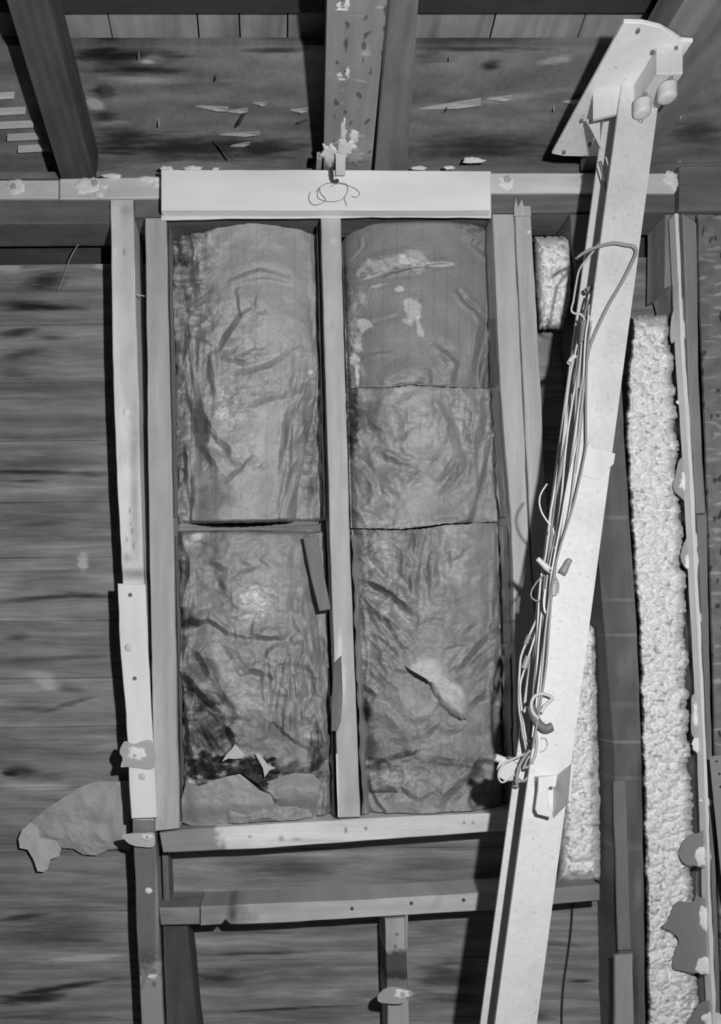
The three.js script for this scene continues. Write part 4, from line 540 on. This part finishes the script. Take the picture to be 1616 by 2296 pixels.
// ---------------------------------------------------------------- plaster daubs and paper scraps
function daub(px, py, rx, ry, z, th, seed, rag = 0.24) {
  const A = 56, R = 9, pos = [], uv = [], idx = [];
  for (let r = 0; r <= R; r++) for (let k = 0; k < A; k++) {
    const a = k / A * Math.PI * 2, q = r / R, m = 1 + rag * (N(Math.cos(a) * 1.3 + seed, Math.sin(a) * 1.3, seed) * 1.6 + 0.8 * N(Math.cos(a) * 3.3, Math.sin(a) * 3.3 + seed, seed + 5) + 0.3 * N(Math.cos(a) * 8, Math.sin(a) * 8, seed + 9));
    const x = px + rx * q * m * Math.cos(a), y = py + ry * q * m * Math.sin(a), w = P(x, y, z + Math.min(th, 0.0035) * (1 - Math.pow(q, 6)) + 0.1 * th * N(x / 12, y / 12, seed)); pos.push(w.x, w.y, q === 1 ? z - 0.0005 : w.z); uv.push(w.x * 4, w.y * 4);
  }
  for (let r = 0; r < R; r++) for (let k = 0; k < A; k++) { const a = r * A + k, b = r * A + (k + 1) % A; idx.push(a, a + A, b, b, a + A, b + A); }
  const g = new THREE.BufferGeometry(); g.setAttribute('position', new THREE.Float32BufferAttribute(pos, 3)); g.setAttribute('uv', new THREE.Float32BufferAttribute(uv, 2)); g.setIndex(idx); g.computeVertexNormals(); return g;
}
function daubThing(label, px, py, rx, ry, z, th, seed, dimple, extra) {
  const t = thing('plaster_daub', label, 'plaster', 'daubs of joint compound left on the framing');
  const b = t.add('daub', daub(px, py, rx, ry, z, th, seed), compound);
  if (dimple) t.add('nail_dimple', daub(dimple[0], dimple[1], dimple[2], dimple[2], z + Math.min(th, 0.0035) * 0.95, 0.0012, seed + 3, 0.15), M(0.55, plasterTex), b);
  for (const e of extra || []) t.add('daub', daub(e[0], e[1], e[2], e[3], z, th, seed + e[0]), compound);
  t.done();
}
daubThing('round plaster daub at the far left end of the top plate', 35, 420, 23, 18, 0, 0.005, 1.2, [29, 418, 8]);
daubThing('large ragged plaster daub on the top plate left of the header board', 196, 416, 30, 19, 0, 0.005, 4.1, [211, 410, 8], [[222, 436, 10, 9], [232, 418, 9, 7]]);
daubThing('small plaster daub above the top plate near the left rafter end', 250, 394, 20, 6, 0.0, 0.006, 6.3);
daubThing('torn plaster daub against the left end of the header board', 334, 402, 24, 8, 0, 0.004, 8.2, null, [[352, 414, 10, 7]]);
daubThing('round plaster daub on the top plate right of the header board', 1135, 408, 20, 18, 0, 0.005, 10.4, [1137, 402, 9]);
daubThing('plaster daub at the right end of the long top plate', 1503, 399, 16, 14, 0.0, 0.006, 12.5, null, [[1512, 412, 8, 14]]);
daubThing('oval plaster daub stuck on the dark board above the header', 1060, 359, 25, 8, -0.04, 0.01, 14.5);
daubThing('plaster daubs on the header board top edge, left of the centre joist', 372, 377, 16, 6, 0.006, 0.02, 15.2, null, [[430, 377, 22, 6], [484, 379, 8, 5]]);
daubThing('flat plaster daubs on the header board top edge, right of the rafters', 938, 377, 18, 5, 0.006, 0.02, 17.2, null, [[1008, 376, 14, 5]]);
daubThing('plaster daub over a nail high on the paper scrap of the white strip', 305, 1691, 20, 17, 0.0195, 0.004, 20.7, [302, 1694, 4]);
daubThing('pale plaster daub on the face of the worn left stud, below a nail', 283, 925, 6, 10, 0, 0.003, 24.1);
daubThing('bright plaster spots on the lower left stud under the white strip', 333, 1997, 9, 7, -0.004, 0.004, 25.1, null, [[340, 2190, 12, 6]]);
daubThing('plaster daub with dimple beside the white bead, upper of the two round ones', 1541, 1078, 17, 26, 0.004, 0.006, 26.1, [1541, 1081, 6], [[1550, 1052, 6, 22]]);
daubThing('plaster daub with dimple beside the white bead, lower of the two round ones', 1553, 1258, 17, 24, 0.004, 0.006, 28.1, [1556, 1260, 8], [[1558, 1220, 7, 26]]);
daubThing('lumpy plaster daub at the top of the bead beside the loose fill', 1528, 742, 14, 24, 0.004, 0.006, 29.1, null, [[1520, 705, 8, 14]]);
daubThing('small square plaster daub beside the middle of the white bead', 1526, 901, 10, 8, 0.0, 0.006, 30.1);
daubThing('small plaster knob on the white bead below its middle', 1566, 1385, 9, 13, 0.01, 0.012, 31.1);
daubThing('double plaster daub on the paper tag low on the white bead', 1562, 1600, 10, 32, 0.006, 0.007, 33.1, [1566, 1596, 5]);
daubThing('round plaster daub with dimple below the paper tag on the bead', 1566, 1672, 16, 16, 0.006, 0.008, 34.1, [1571, 1674, 6]);
daubThing('splayed plaster crumb on the white bead above the grey paper', 1582, 1795, 15, 6, 0.012, 0.012, 35.1, null, [[1588, 1802, 8, 7]]);
daubThing('bright plaster daub on the small grey paper scrap at lower right', 1576, 1921, 16, 24, 0.0175, 0.006, 36.1, [1584, 1926, 6]);
daubThing('plaster daub on the upper half of the big grey paper scrap', 1580, 2058, 13, 26, 0.0175, 0.006, 37.1);
daubThing('plaster daub at the bottom of the big grey paper scrap', 1580, 2165, 18, 20, 0.0175, 0.006, 38.1);
daubThing('pale plaster daub in the bottom right corner below the black opening', 1600, 2290, 26, 24, 0.0175, 0.006, 39.1);
daubThing('plaster daub with dimple on the paper tag of the left stud beside the upper rail', 328, 1877, 13, 7, 0.0125, 0.004, 41.1, [330, 1877, 4]);
daubThing('bright plaster daub on the scrap stuck to the two-tone cripple stud', 901, 2229, 17, 11, 0.016, 0.004, 42.1, [903, 2230, 6]);
daubThing('tiny plaster speck on the right-hand splintered stud near its top', 1186, 520, 5, 5, -0.004, 0.004, 43.1);

const rounded = pts => { const c = new THREE.CatmullRomCurve3(pts.map(q => new THREE.Vector3(q[0], q[1], 0)), true, 'centripetal'); return c.getPoints(pts.length * 7).slice(0, -1).map(v => [v.x + 0.8 * N(v.x / 5, v.y / 5, 3), v.y + 0.8 * N(v.x / 5, v.y / 5, 9)]); };
const scrap = (label, pts, zF, th, albedo, jit = 0.0012) => single('paper_scrap', label, 'paper', slab(rounded(pts), zF, zF - Math.min(th, 0.0018), { jit: 0, bevel: 0.0004 }), M(albedo, plasterTex, 0.9), 'scraps of wallboard paper left on the framing');
scrap('pale wallboard paper scrap nailed across the white strip on the left stud', [[272, 1672], [280, 1662], [300, 1668], [325, 1660], [340, 1662], [344, 1722], [306, 1722], [286, 1720], [271, 1720], [274, 1700], [268, 1688]], 0.019, 0.003, 0.55);
scrap('pointed paper tag stuck on the left stud beside the upper cross rail', [[272, 1874], [290, 1869], [320, 1868], [344, 1869], [344, 1898], [318, 1899], [298, 1896], [282, 1886]], 0.012, 0.014, 0.66);
scrap('pointed paper scrap stuck to the two-tone cripple stud', [[846, 2238], [853, 2224], [876, 2213], [900, 2216], [924, 2224], [927, 2230], [912, 2238], [903, 2250], [866, 2250], [848, 2246]], 0.016, 0.018, 0.5);
scrap('curved grey paper scrap at the top of the white bead', [[1528, 668], [1536, 690], [1538, 760], [1522, 752], [1506, 770], [1503, 730], [1510, 694]], 0.004, 0.008, 0.5);
scrap('curved grey paper scrap behind the upper round daub on the bead', [[1546, 1020], [1552, 1060], [1557, 1125], [1546, 1130], [1526, 1115], [1510, 1096], [1516, 1058], [1524, 1030]], 0.003, 0.006, 0.42);
scrap('curved grey paper scrap behind the lower round daub on the bead', [[1552, 1197], [1560, 1230], [1566, 1285], [1550, 1282], [1534, 1270], [1526, 1250], [1532, 1222], [1542, 1202]], 0.003, 0.006, 0.42);
scrap('grey paper tag low on the white bead behind the double daub', [[1553, 1558], [1578, 1556], [1582, 1650], [1554, 1652], [1550, 1590]], 0.005, 0.006, 0.44);
scrap('small grey paper scrap left of the white bead over the loose fill', [[1584, 1866], [1590, 1946], [1560, 1942], [1536, 1938], [1524, 1920], [1530, 1890], [1546, 1872], [1566, 1868], [1574, 1862]], 0.017, 0.006, 0.31);
scrap('big grey paper scrap over the loose fill at lower right', [[1562, 1955], [1566, 2010], [1590, 2016], [1596, 2060], [1600, 2150], [1576, 2180], [1530, 2178], [1510, 2170], [1512, 2140], [1522, 2110], [1508, 2090], [1486, 2078], [1500, 2060], [1516, 2024], [1556, 2020]], 0.017, 0.006, 0.29);
scrap('grey paper scrap in the bottom right corner below the black opening', [[1604, 2246], [1612, 2340], [1520, 2340], [1540, 2296], [1556, 2270], [1570, 2250]], 0.017, 0.006, 0.26);
// crumpled sheet caught behind the left stud
{
  const t = thing('crumpled_paper', 'large crumpled sheet of torn paper caught behind the left stud', 'paper');
  const a = t.add('sheet', sheet([[66, 1846], [100, 1815], [140, 1790], [180, 1765], [215, 1752], [262, 1752], [292, 1750], [292, 1912], [270, 1902], [240, 1906], [215, 1918], [185, 1916], [165, 1903], [140, 1902], [124, 1886], [84, 1880], [60, 1872]], 185, 1840, (x, y) => -0.112 + 0.016 * smooth(0, 60, Math.min(y - 1745, 1925 - y)) * smooth(60, 120, x) - 0.01 * Math.exp(-(((x - 205) / 46) ** 2) - ((y - 1846) / 18) ** 2), 5.2, 0.0055), M(0.42, null, 0.9));
  t.add('torn_corner', sheet([[44, 1902], [41, 1880], [50, 1860], [68, 1844], [84, 1856], [90, 1878], [124, 1884], [138, 1902], [132, 1920], [112, 1928], [108, 1948], [98, 1955], [84, 1954], [76, 1930], [62, 1905]], 90, 1898, () => -0.095, 8.2, 0.003), M(0.56, null, 0.9), a);
  t.done();
}

// ---------------------------------------------------------------- steel post with cap plate
const yTop = C.y + 1120 / S, dx = (0.689 - 0.408) / 1.83, dzp = -0.099 / 1.83, postX = y => C.x + 0.689 - dx * (yTop - y), postZ = y => 0.261 - dzp * (yTop - y);
function postBar(x0, x1, z0, z1, yb = 0, yt = yTop) {     // offsets from the front left edge of the front flange
  const ring = y => [[x0, z0], [x1, z0], [x1, z1], [x0, z1]].map(q => new THREE.Vector3(postX(y) + q[0], y, postZ(y) + q[1]));
  const g = hexa(ring(yb), ring(yt), new THREE.Vector3(dx, 1, dzp)), p = g.attributes.position, uv = g.attributes.uv;
  for (let k = 0; k < p.count; k++) uv.setXY(k, (p.getX(k) + p.getZ(k)) * 2, p.getY(k) * 2); return g;
}
const FW = 0.078, FD = 0.09;
{
  const t = thing('steel_post', 'leaning white-painted steel I-section post with a bolted head plate', 'post');
  t.add('front_flange', postBar(0, FW, -0.007, 0), white);
  t.add('web', postBar(FW / 2 - 0.003, FW / 2 + 0.003, -FD + 0.006, -0.006), white);
  t.add('back_flange', postBar(0, FW, -FD, -FD + 0.006), white);
  const at = (px, py) => { const dz = 1.1667 * F / (CY - py); return new THREE.Vector2(C.x + (px - CX) * dz / F, D - dz); };
  const sh = new THREE.Shape(); const pl = [[1237, 345], [1262, 350], [1300, 351], [1340, 350], [1396, 351]].map(q => at(...q)); const near = [[1553, 94], [1527, 92], [1510, 80], [1480, 62], [1440, 52], [1398, 51]].map(q => at(...q));
  const all = [...pl, new THREE.Vector2(C.x + 0.775, 0.05), ...near]; sh.setFromPoints(all.map(q => new THREE.Vector2(q.x, -q.y)));
  const pg = new THREE.ExtrudeGeometry(sh, { depth: 0.006, bevelEnabled: true, bevelSize: 0.001, bevelThickness: 0.001, bevelOffset: -0.001, bevelSegments: 1 }); pg.rotateX(-Math.PI / 2); pg.translate(0, yTop + 0.001, 0);
  const cap = t.add('head_plate', pg, whiteCap);
  for (const [px, py] of [[1430, 66], [1462, 114], [1515, 106], [1303, 268], [1264, 339], [1322, 322]]) { const q = at(px, py), c = new THREE.CylinderGeometry(0.0036, 0.0036, 0.006, 6); c.translate(q.x, yTop - 0.002, q.y); t.add('bolt', c, M(0.16, null, 0.5), cap); }
  // square tube stub toward the room, with two capped anchors under it
  const x0 = C.x + 0.713, x1 = x0 + 0.05, z0 = 0.262, z1 = 0.354;
  const stub = t.add('tube_stub', box(x0, x1, yTop - 0.05, yTop - 0.0005, z0, z1, 0.0025), white);
  { const a = [new THREE.Vector3(C.x + 0.641, yTop - 0.053, 0.238), new THREE.Vector3(C.x + 0.69, yTop - 0.053, 0.257), new THREE.Vector3(C.x + 0.69, yTop - 0.0005, 0.257), new THREE.Vector3(C.x + 0.641, yTop - 0.0005, 0.238)];
    t.add('gusset_plate', hexa(a, a.map(q => q.clone().add(new THREE.Vector3(0.002, 0, -0.006))), new THREE.Vector3(0, 1, 0)), white);
    const b = [P(1312, 268, 0.19), P(1345, 262, 0.19), P(1345, 330, 0.19), P(1337, 312, 0.19)]; t.add('gusset_plate', hexa(b, b.map(q => q.clone().add(new THREE.Vector3(0.003, 0, -0.006))), new THREE.Vector3(0, 1, 0)), white); }
  for (const [px, py, r] of [[1448, 243, 19], [1481, 199, 20]]) {
    const k = (D - 0.3) / F, q = P(px, py, 0.3), g = new THREE.LatheGeometry([[0, 0], [r * 0.55, 0], [r * 0.62, 2], [r * 0.78, 2.5], [r * 0.95, 5], [r, 9], [r, 30], [r * 0.96, 34], [0, 34]].map(a => new THREE.Vector2(a[0] * k, a[1] * k)), 36);
    g.translate(q.x, yTop - 0.05 - 34 * k, py > 220 ? 0.284 : 0.325); const kn = t.add('anchor_cap', g, white, stub);
    const h = new THREE.CylinderGeometry(0.0042, 0.0042, 0.003, 12); h.translate(q.x - 0.004, yTop - 0.0505, (py > 220 ? 0.284 : 0.325) + 0.021); t.add('screw_head', h, M(0.3), stub);
  }
  { const q = P(1434, 274, 0.262), h = new THREE.TorusGeometry(0.0038, 0.0009, 6, 16); h.translate(q.x, q.y, postZ(q.y) + 0.0005); t.add('screw_ring', h, M(0.2)); }
  // base plate
  t.add('base_plate', box(postX(0) - 0.05, postX(0) + 0.13, 0, 0.01, postZ(0) - 0.14, postZ(0) + 0.06, 0.002), white);
  // folded clip plates on the front face
  const clipZ = py => postZ(C.y + (CY - py) * (D - 0.31) / F);
  { // sheet clip at mid height: a shallow raised plate with a bent corner
    const z = clipZ(1030) + 0.004, g = slab([[1322, 988], [1326, 1004], [1352, 1006], [1380, 1017], [1376, 1040], [1339, 1076], [1304, 1066], [1312, 1010]], z, z - 0.004, { jit: 0, bevel: 0.001 }); t.add('clip_plate', g, white);
  }
  { // C-shaped clip with its upright cheek plate low on the post
    const zf = clipZ(1780), zc = zf + 0.03, C4 = [[1207, 1742], [1250, 1738], [1246, 1765], [1232, 1764], [1226, 1776], [1232, 1810], [1242, 1812], [1236, 1834], [1205, 1826], [1200, 1814], [1206, 1770]];
    const c = t.add('clip_frame', slab(C4, zc, zc - 0.005, { jit: 0, bevel: 0.001 }), white);
    const a = [P(1243, 1742, zf + 0.002), P(1238, 1834, zf + 0.002), P(1274, 1796, zf + 0.07), P(1281, 1712, zf + 0.07)];
    t.add('cheek_plate', hexa(a, a.map(q => q.clone().add(new THREE.Vector3(0.003, 0, 0))), new THREE.Vector3(0, 1, 0)), white, c);
    t.add('clip_foot', slab([[1208, 1745], [1240, 1742], [1238, 1752], [1208, 1755]], zc - 0.004, zf, { jit: 0 }), white, c);
  }
  t.done();
}

// ---------------------------------------------------------------- junction box and wiring on the post
const zAt = (py, d) => postZ(C.y + (CY - py) * (D - 0.3) / F) + d;
{
  const t = thing('junction_box', 'small white junction box with a round cap on the left flange of the post', 'electrical box');
  const z = zAt(1730, -FD + 0.009);
  const b = t.add('box', slab([[1150, 1700], [1200, 1708], [1192, 1762], [1142, 1750]], z + 0.04, z, { jit: 0, bevel: 0.004 }), white);
  const c = new THREE.CylinderGeometry(0.021, 0.019, 0.03, 28); c.rotateX(Math.PI / 2); c.rotateY(-0.5); const q = P(1142, 1725, z + 0.035); c.translate(q.x, q.y, q.z); t.add('round_cap', c, white, b);
  const d = new THREE.CylinderGeometry(0.008, 0.008, 0.02, 14); d.rotateZ(1.2); const q2 = P(1120, 1702, z + 0.035); d.translate(q2.x, q2.y, q2.z); t.add('plug', d, white, b);
  t.done();
}
const wire = (label, pts, z, r, a, name = 'wire') => single(name, label, 'wire', tube(wirePts(pts, z), r), M(a * 1.25, null, 0.5));
const ch = d => (py => zAt(py, d));
wire('thick looped cable sweeping over the face of the post near its top', [1292, 579, 1310, 566, 1346, 551, 1377, 545, 1401, 549, 1421, 553, 1426, 563, 1416, 590, 1392, 636, 1367, 678, 1346, 720, 1322, 777, 1314, 815, 1308, 870, 1300, 960, 1288, 1060], py => zAt(py, py < 600 ? 0.012 : py < 760 ? 0.008 : 0.004), 0.0031, 0.24, 'cable');
wire('light cable bent out left of the post into a square loop', [1346, 541, 1334, 558, 1318, 578, 1299, 604, 1291, 639, 1285, 676, 1281, 697, 1288, 703, 1300, 704, 1309, 713, 1306, 740, 1302, 790, 1296, 870], ch(-0.015), 0.0022, 0.4, 'cable');
wire('forked thin lead hanging in the post channel near the head plate', [1342, 362, 1347, 380, 1354, 405, 1360, 430], ch(-0.05), 0.0016, 0.12);
wire('short bright lead beside the forked lead near the head plate', [1358, 352, 1364, 375, 1368, 400], ch(-0.03), 0.0014, 0.5);
{
  const base = [[640, 1333], [700, 1320], [760, 1309], [850, 1299], [1000, 1283], [1150, 1259], [1250, 1238], [1300, 1228], [1400, 1218], [1500, 1209], [1600, 1199], [1690, 1188]];
  const half = [[640, 8], [760, 11], [850, 19], [1000, 26], [1150, 21], [1250, 13], [1300, 14], [1500, 12], [1690, 5]];
  const labels = ['outermost pale wire of the bundle along the left edge of the post', 'dark wire second from the left in the post bundle', 'pale wire in the middle of the post bundle, crossing its neighbours', 'grey wire weaving through the middle of the post bundle', 'bright wire right of the middle of the post bundle', 'grey wire bowing out to the right over the post flange', 'dark wire along the flange edge at the right of the bundle'];
  const off = [-1, -0.68, -0.36, -0.04, 0.3, 0.66, 1], alb = [0.5, 0.2, 0.52, 0.32, 0.56, 0.34, 0.22];
  off.forEach((o, k) => {
    const pts = []; for (let py = 660 + k * 12; py <= 1690; py += 45) pts.push(interp(base, py) + interp(half, py) * (off[k] + 0.2 * Math.sin(py / 74 + k * 2.1)), py);
    wire(labels[k], pts, py => zAt(py, [-0.034, -0.028, -0.022, -0.016, 0.0045, 0.0095, 0.0145][k]), 0.0021, alb[k]);
  });
}
wire('grey sleeve wrapped on the wires where the cables meet', [1310, 720, 1308, 745, 1305, 768], ch(-0.012), 0.007, 0.2, 'cable_sleeve');
wire('pale tab sticking out left of the wire bundle', [1289, 798, 1280, 806, 1275, 814], ch(-0.03), 0.005, 0.5, 'cable_tab');
wire('small dark screw clamp in the channel above the wires', [1313, 653, 1325, 645, 1336, 640], ch(-0.05), 0.0055, 0.2, 'cable_clamp');
wire('thin pale wire curling out left of the bundle onto the stud', [1226, 1085, 1212, 1108, 1209, 1126, 1214, 1148, 1226, 1168, 1240, 1188, 1242, 1230], ch(-0.03), 0.0017, 0.6);
wire('dark teardrop loop of wire left of the wire nuts', [1224, 1284, 1206, 1302, 1192, 1324, 1191, 1338, 1199, 1346, 1214, 1348], ch(-0.03), 0.0019, 0.2);
wire('bright hairpin loop of wire below the wire nuts', [1222, 1322, 1219, 1352, 1222, 1372, 1232, 1383, 1241, 1378, 1245, 1358, 1239, 1330], ch(0.0), 0.0022, 0.6);
wire('curved grey wire crossing the bundle at the wire nuts', [1224, 1278, 1240, 1290, 1250, 1308, 1249, 1330], ch(0.0), 0.0026, 0.22);
wire('thin cord darkened for its shadow over the boards at lower right of the post', [1284, 2020, 1281, 2070, 1277, 2110, 1270, 2160, 1264, 2200, 1260, 2250, 1259, 2300, 1262, 2380], py => -0.11, 0.0022, 0.03, 'cord');  // the dark colour carries the cord's shadow along with the cord
function nut(label, x0, y0, x1, y1, z, r, a) {
  const A = P(x0, y0, z), B = P(x1, y1, z), L = A.distanceTo(B), prof = [[0, 0], [r * 0.66, 0], [r * 0.75, L * 0.06], [r * 0.8, L * 0.4], [r, L * 0.8], [r, L], [0, L]].map(q => new THREE.Vector2(q[0], q[1])), g = new THREE.LatheGeometry(prof, 18);
  g.applyQuaternion(new THREE.Quaternion().setFromUnitVectors(new THREE.Vector3(0, 1, 0), B.clone().sub(A).normalize())); g.translate(A.x, A.y, A.z);
  single('wire_nut', label, 'wire connector', g, M(a, null, 0.45), 'twist-on wire connectors');
}
nut('pale twist-on wire nut pointing up and left from the bundle', 1204, 1252, 1231, 1278, zAt(1265, 0.0), 0.0065, 0.6);
nut('grey twist-on wire nut pointing up and right over the post face', 1277, 1254, 1260, 1286, zAt(1265, 0.012), 0.0075, 0.26);
nut('grey twist-on wire nut hanging down on the bundle', 1240, 1336, 1241, 1308, zAt(1320, 0.004), 0.008, 0.4);
wire('spliced lead left of the post running down to the junction box', [1206, 1382, 1192, 1412, 1180, 1440, 1168, 1472, 1165, 1500, 1163, 1545, 1164, 1590, 1172, 1640, 1180, 1685], ch(-0.05), 0.0024, 0.45, 'lead');
wire('second spliced lead left of the post with a grey splice sleeve', [1209, 1395, 1198, 1430, 1188, 1462, 1176, 1500, 1166, 1536, 1168, 1580, 1176, 1640, 1184, 1680], ch(-0.045), 0.0022, 0.5, 'lead');
wire('grey splice sleeve on the second lead left of the post', [1184, 1472, 1174, 1500], ch(-0.044), 0.0062, 0.26, 'splice_sleeve');
wire('dark splice sleeve on the first lead left of the post', [1186, 1425, 1178, 1444], ch(-0.049), 0.005, 0.2, 'splice_sleeve');
wire('thick grey cable loop standing off the post face above the tape', [1206, 1612, 1194, 1596, 1191, 1578, 1197, 1563, 1210, 1556, 1226, 1558, 1238, 1566, 1230, 1574, 1220, 1584, 1213, 1598], py => zAt(py, 0.014), 0.0034, 0.42, 'cable');
wire('dark taped cable end curving over the lower post face', [1190, 1582, 1197, 1606, 1208, 1624, 1222, 1634, 1237, 1630], ch(0.008), 0.0088, 0.12, 'taped_cable');
wire('thin pale wire ring against the post face below the taped cable', [1212, 1656, 1222, 1655, 1227, 1668, 1221, 1681, 1211, 1686], ch(0.003), 0.0012, 0.4);
wire('dark lead running from the taped cable down to the junction box', [1200, 1640, 1203, 1660, 1200, 1690, 1192, 1712], ch(0.002), 0.0028, 0.3, 'lead');
wire('pale wire loop hanging left of the junction box', [1182, 1688, 1152, 1701, 1128, 1714, 1117, 1738, 1124, 1754, 1142, 1746, 1158, 1732], ch(-0.02), 0.0021, 0.42);
wire('dark twisted wire over the left part of the junction box', [1190, 1680, 1174, 1700, 1162, 1724, 1158, 1748, 1159, 1765], ch(-0.01), 0.0032, 0.2);
wire('grey wire curling over the right part of the junction box', [1196, 1686, 1180, 1706, 1178, 1722, 1186, 1718, 1185, 1738, 1172, 1752, 1163, 1746], ch(-0.008), 0.0022, 0.25);
wire('thick grey conduit down the channel below the junction box', [1196, 1720, 1193, 1750, 1186, 1800, 1178, 1850, 1172, 1860], ch(-0.02), 0.0045, 0.22, 'conduit');

// ---------------------------------------------------------------- hardware and odds and ends at the header and roof
{
  const t = thing('plaster_splash', 'big ragged plaster splash with a metal tongue on the end of the centre joist', 'plaster');
  const zr = z => RB + SL * z; 
  const lift = 0.012, mk = (px, py, rx, ry, sd) => { const g = daub(px, py, rx, ry, 0, 0.006, sd, 0.5), p = g.attributes.position; for (let k = 0; k < p.count; k++) { const [qx, qy] = toPx(p.getX(k), p.getY(k), p.getZ(k)); const e = Math.max(0, p.getZ(k)), w = onSlope(qx, qy, RB - e, 0); p.setXYZ(k, w.x, w.y, w.z); } g.computeVertexNormals(); return g; };
  const a = t.add('splash', mk(735, 345, 18, 24, 2.2), compound); t.add('splash', mk(776, 335, 22, 26, 3.9), compound); t.add('splash', mk(793, 306, 9, 14, 6.1), compound);
  t.add('grey_film', mk(790, 352, 18, 18, 7.3), M(0.45, plasterTex)); t.add('splash', mk(770, 290, 8, 24, 9.1), compound);
  const b = [P(752, 330, 0.06), P(774, 332, 0.06), P(774, 392, 0.045), P(753, 392, 0.045)]; t.add('metal_tongue', hexa(b, b.map(q => q.clone().add(new THREE.Vector3(0, 0, -0.003))), new THREE.Vector3(0, 1, 0)), M(0.55, null, 0.5, { metalness: 0.2 }), a);
  t.add('stub', box(P(709, 0, 0.03).x, P(722, 0, 0.03).x, P(0, 362, 0.03).y, P(0, 346, 0.03).y, 0.0, 0.04), M(0.4));
  t.done();
  const hook = thing('wall_hook', 'small dark hook screw on the header board under the centre joist', 'hook');
  hook.add('shank', tube([P(743, 376, 0.05), P(744, 392, 0.052), P(748, 404, 0.05), P(757, 406, 0.042)], 0.004), darkMetal); hook.add('eye', (() => { const g = new THREE.SphereGeometry(0.0038, 12, 8), q = P(750, 399, 0.055); g.translate(q.x, q.y, q.z); return g; })(), M(0.7)); hook.done();
  for (const [x, y, sx, l] of [[765, 12, 1, 'upper bright plaster splash on the centre joist by the photograph top'], [766, 168, 0.8, 'small bright plaster splash half way along the centre joist']]) {
    const q = thing('plaster_splash', l, 'plaster'); const b1 = q.add('splash', mk(x - 6, y, 8 * sx, 7 * sx, x + y), compound); q.add('splash', mk(x + 12, y - 4, 7 * sx, 14 * sx, x + y + 3), compound); q.add('splash', mk(x, y + 10, 12 * sx, 4 * sx, x + y + 7), compound, b1); q.done();
  }
}
wire('thin wire scribbled in loops against the white header board', [696, 430, 692, 444, 700, 458, 716, 458, 730, 448, 718, 432, 716, 420, 712, 442, 726, 450, 748, 452, 768, 446, 778, 432, 779, 418, 774, 412, 740, 410, 722, 416, 708, 430], py => 0.034, 0.0006, 0.16);
wire('thin wire tail curling right on the white header board', [740, 418, 756, 412, 780, 416, 798, 424, 806, 434, 800, 442, 788, 440], py => 0.034, 0.0005, 0.16);
wire('thin hanging thread end below the wire loops on the header', [772, 440, 773, 450, 778, 462], py => 0.034, 0.0005, 0.2);
wire('pale curved string hanging from the lower plate at the far left', [214, 520, 196, 526, 176, 548, 160, 574, 150, 598, 142, 622, 130, 650], py => -0.112 + 0.02 * smooth(600, 520, py), 0.0012, 0.3, 'string');
function nail(label, x0, y0, x1, y1, a = 0.25, r = 0.0022) {
  const A = onSlope(x0, y0, DECK, SL), B = P(x1, y1, A.z + 0.012), L = A.distanceTo(B), g = new THREE.LatheGeometry([[0, 0], [r, 0], [r * 0.9, L * 0.8], [0, L]].map(q => new THREE.Vector2(q[0], q[1])), 8);
  g.applyQuaternion(new THREE.Quaternion().setFromUnitVectors(new THREE.Vector3(0, 1, 0), B.clone().sub(A).normalize())); g.translate(A.x, A.y, A.z);
  single('shingle_nail', label, 'nail', g, M(a, null, 0.5), 'shingle nails poking through the roof deck');
}
nail('bent dark nail hanging between the long splinters left of the centre joist', 548, 250, 533, 284, 0.06, 0.0035);
nail('dark slanting nail below the splinters left of the centre joist', 476, 315, 522, 357, 0.06);
nail('bright nail right of the post head plate', 1527, 240, 1525, 268, 0.7, 0.003);
nail('pale nail at the bottom of the deck right of the post', 1524, 364, 1520, 384, 0.7, 0.003);
nail('nail stub through the wide pale splinter', 1000, 238, 1001, 250, 0.06);
nail('nail tip left of the black shadow beside the centre joist', 690, 268, 664, 276, 0.1);
nail('short nail under the gap in the roof boards at left', 311, 117, 311, 132, 0.5, 0.0016);
nail('nail tip in the middle of the deck left of the centre joist', 482, 172, 483, 182, 0.05);
nail('small bright nail low on the deck left of centre', 355, 268, 357, 284, 0.6);
nail('small bright nail left of the post head plate', 1241, 238, 1242, 250, 0.6);
nail('bright nail high on the deck right of the centre joist', 1008, 124, 1008, 136, 0.5);
{ const q = P(262, 478, 0); wire('thin bent nail sticking out between the two left studs', [306, 661, 314, 662, 324, 664], py => 0.002, 0.0014, 0.5, 'nail'); }
for (const [x, y, l] of [[789, 2037, 'left nail head in the lower cross rail'], [922, 2025, 'middle nail head in the lower cross rail'], [1039, 2018, 'right nail head in the lower cross rail']]) { const c = new THREE.CylinderGeometry(0.004, 0.004, 0.003, 12); c.rotateX(Math.PI / 2); const q = P(x, y, -0.001); c.translate(q.x, q.y, q.z); single('driven_nail', l, 'nail', c, M(0.07, null, 0.5)); }
renderer.render(scene, camera);
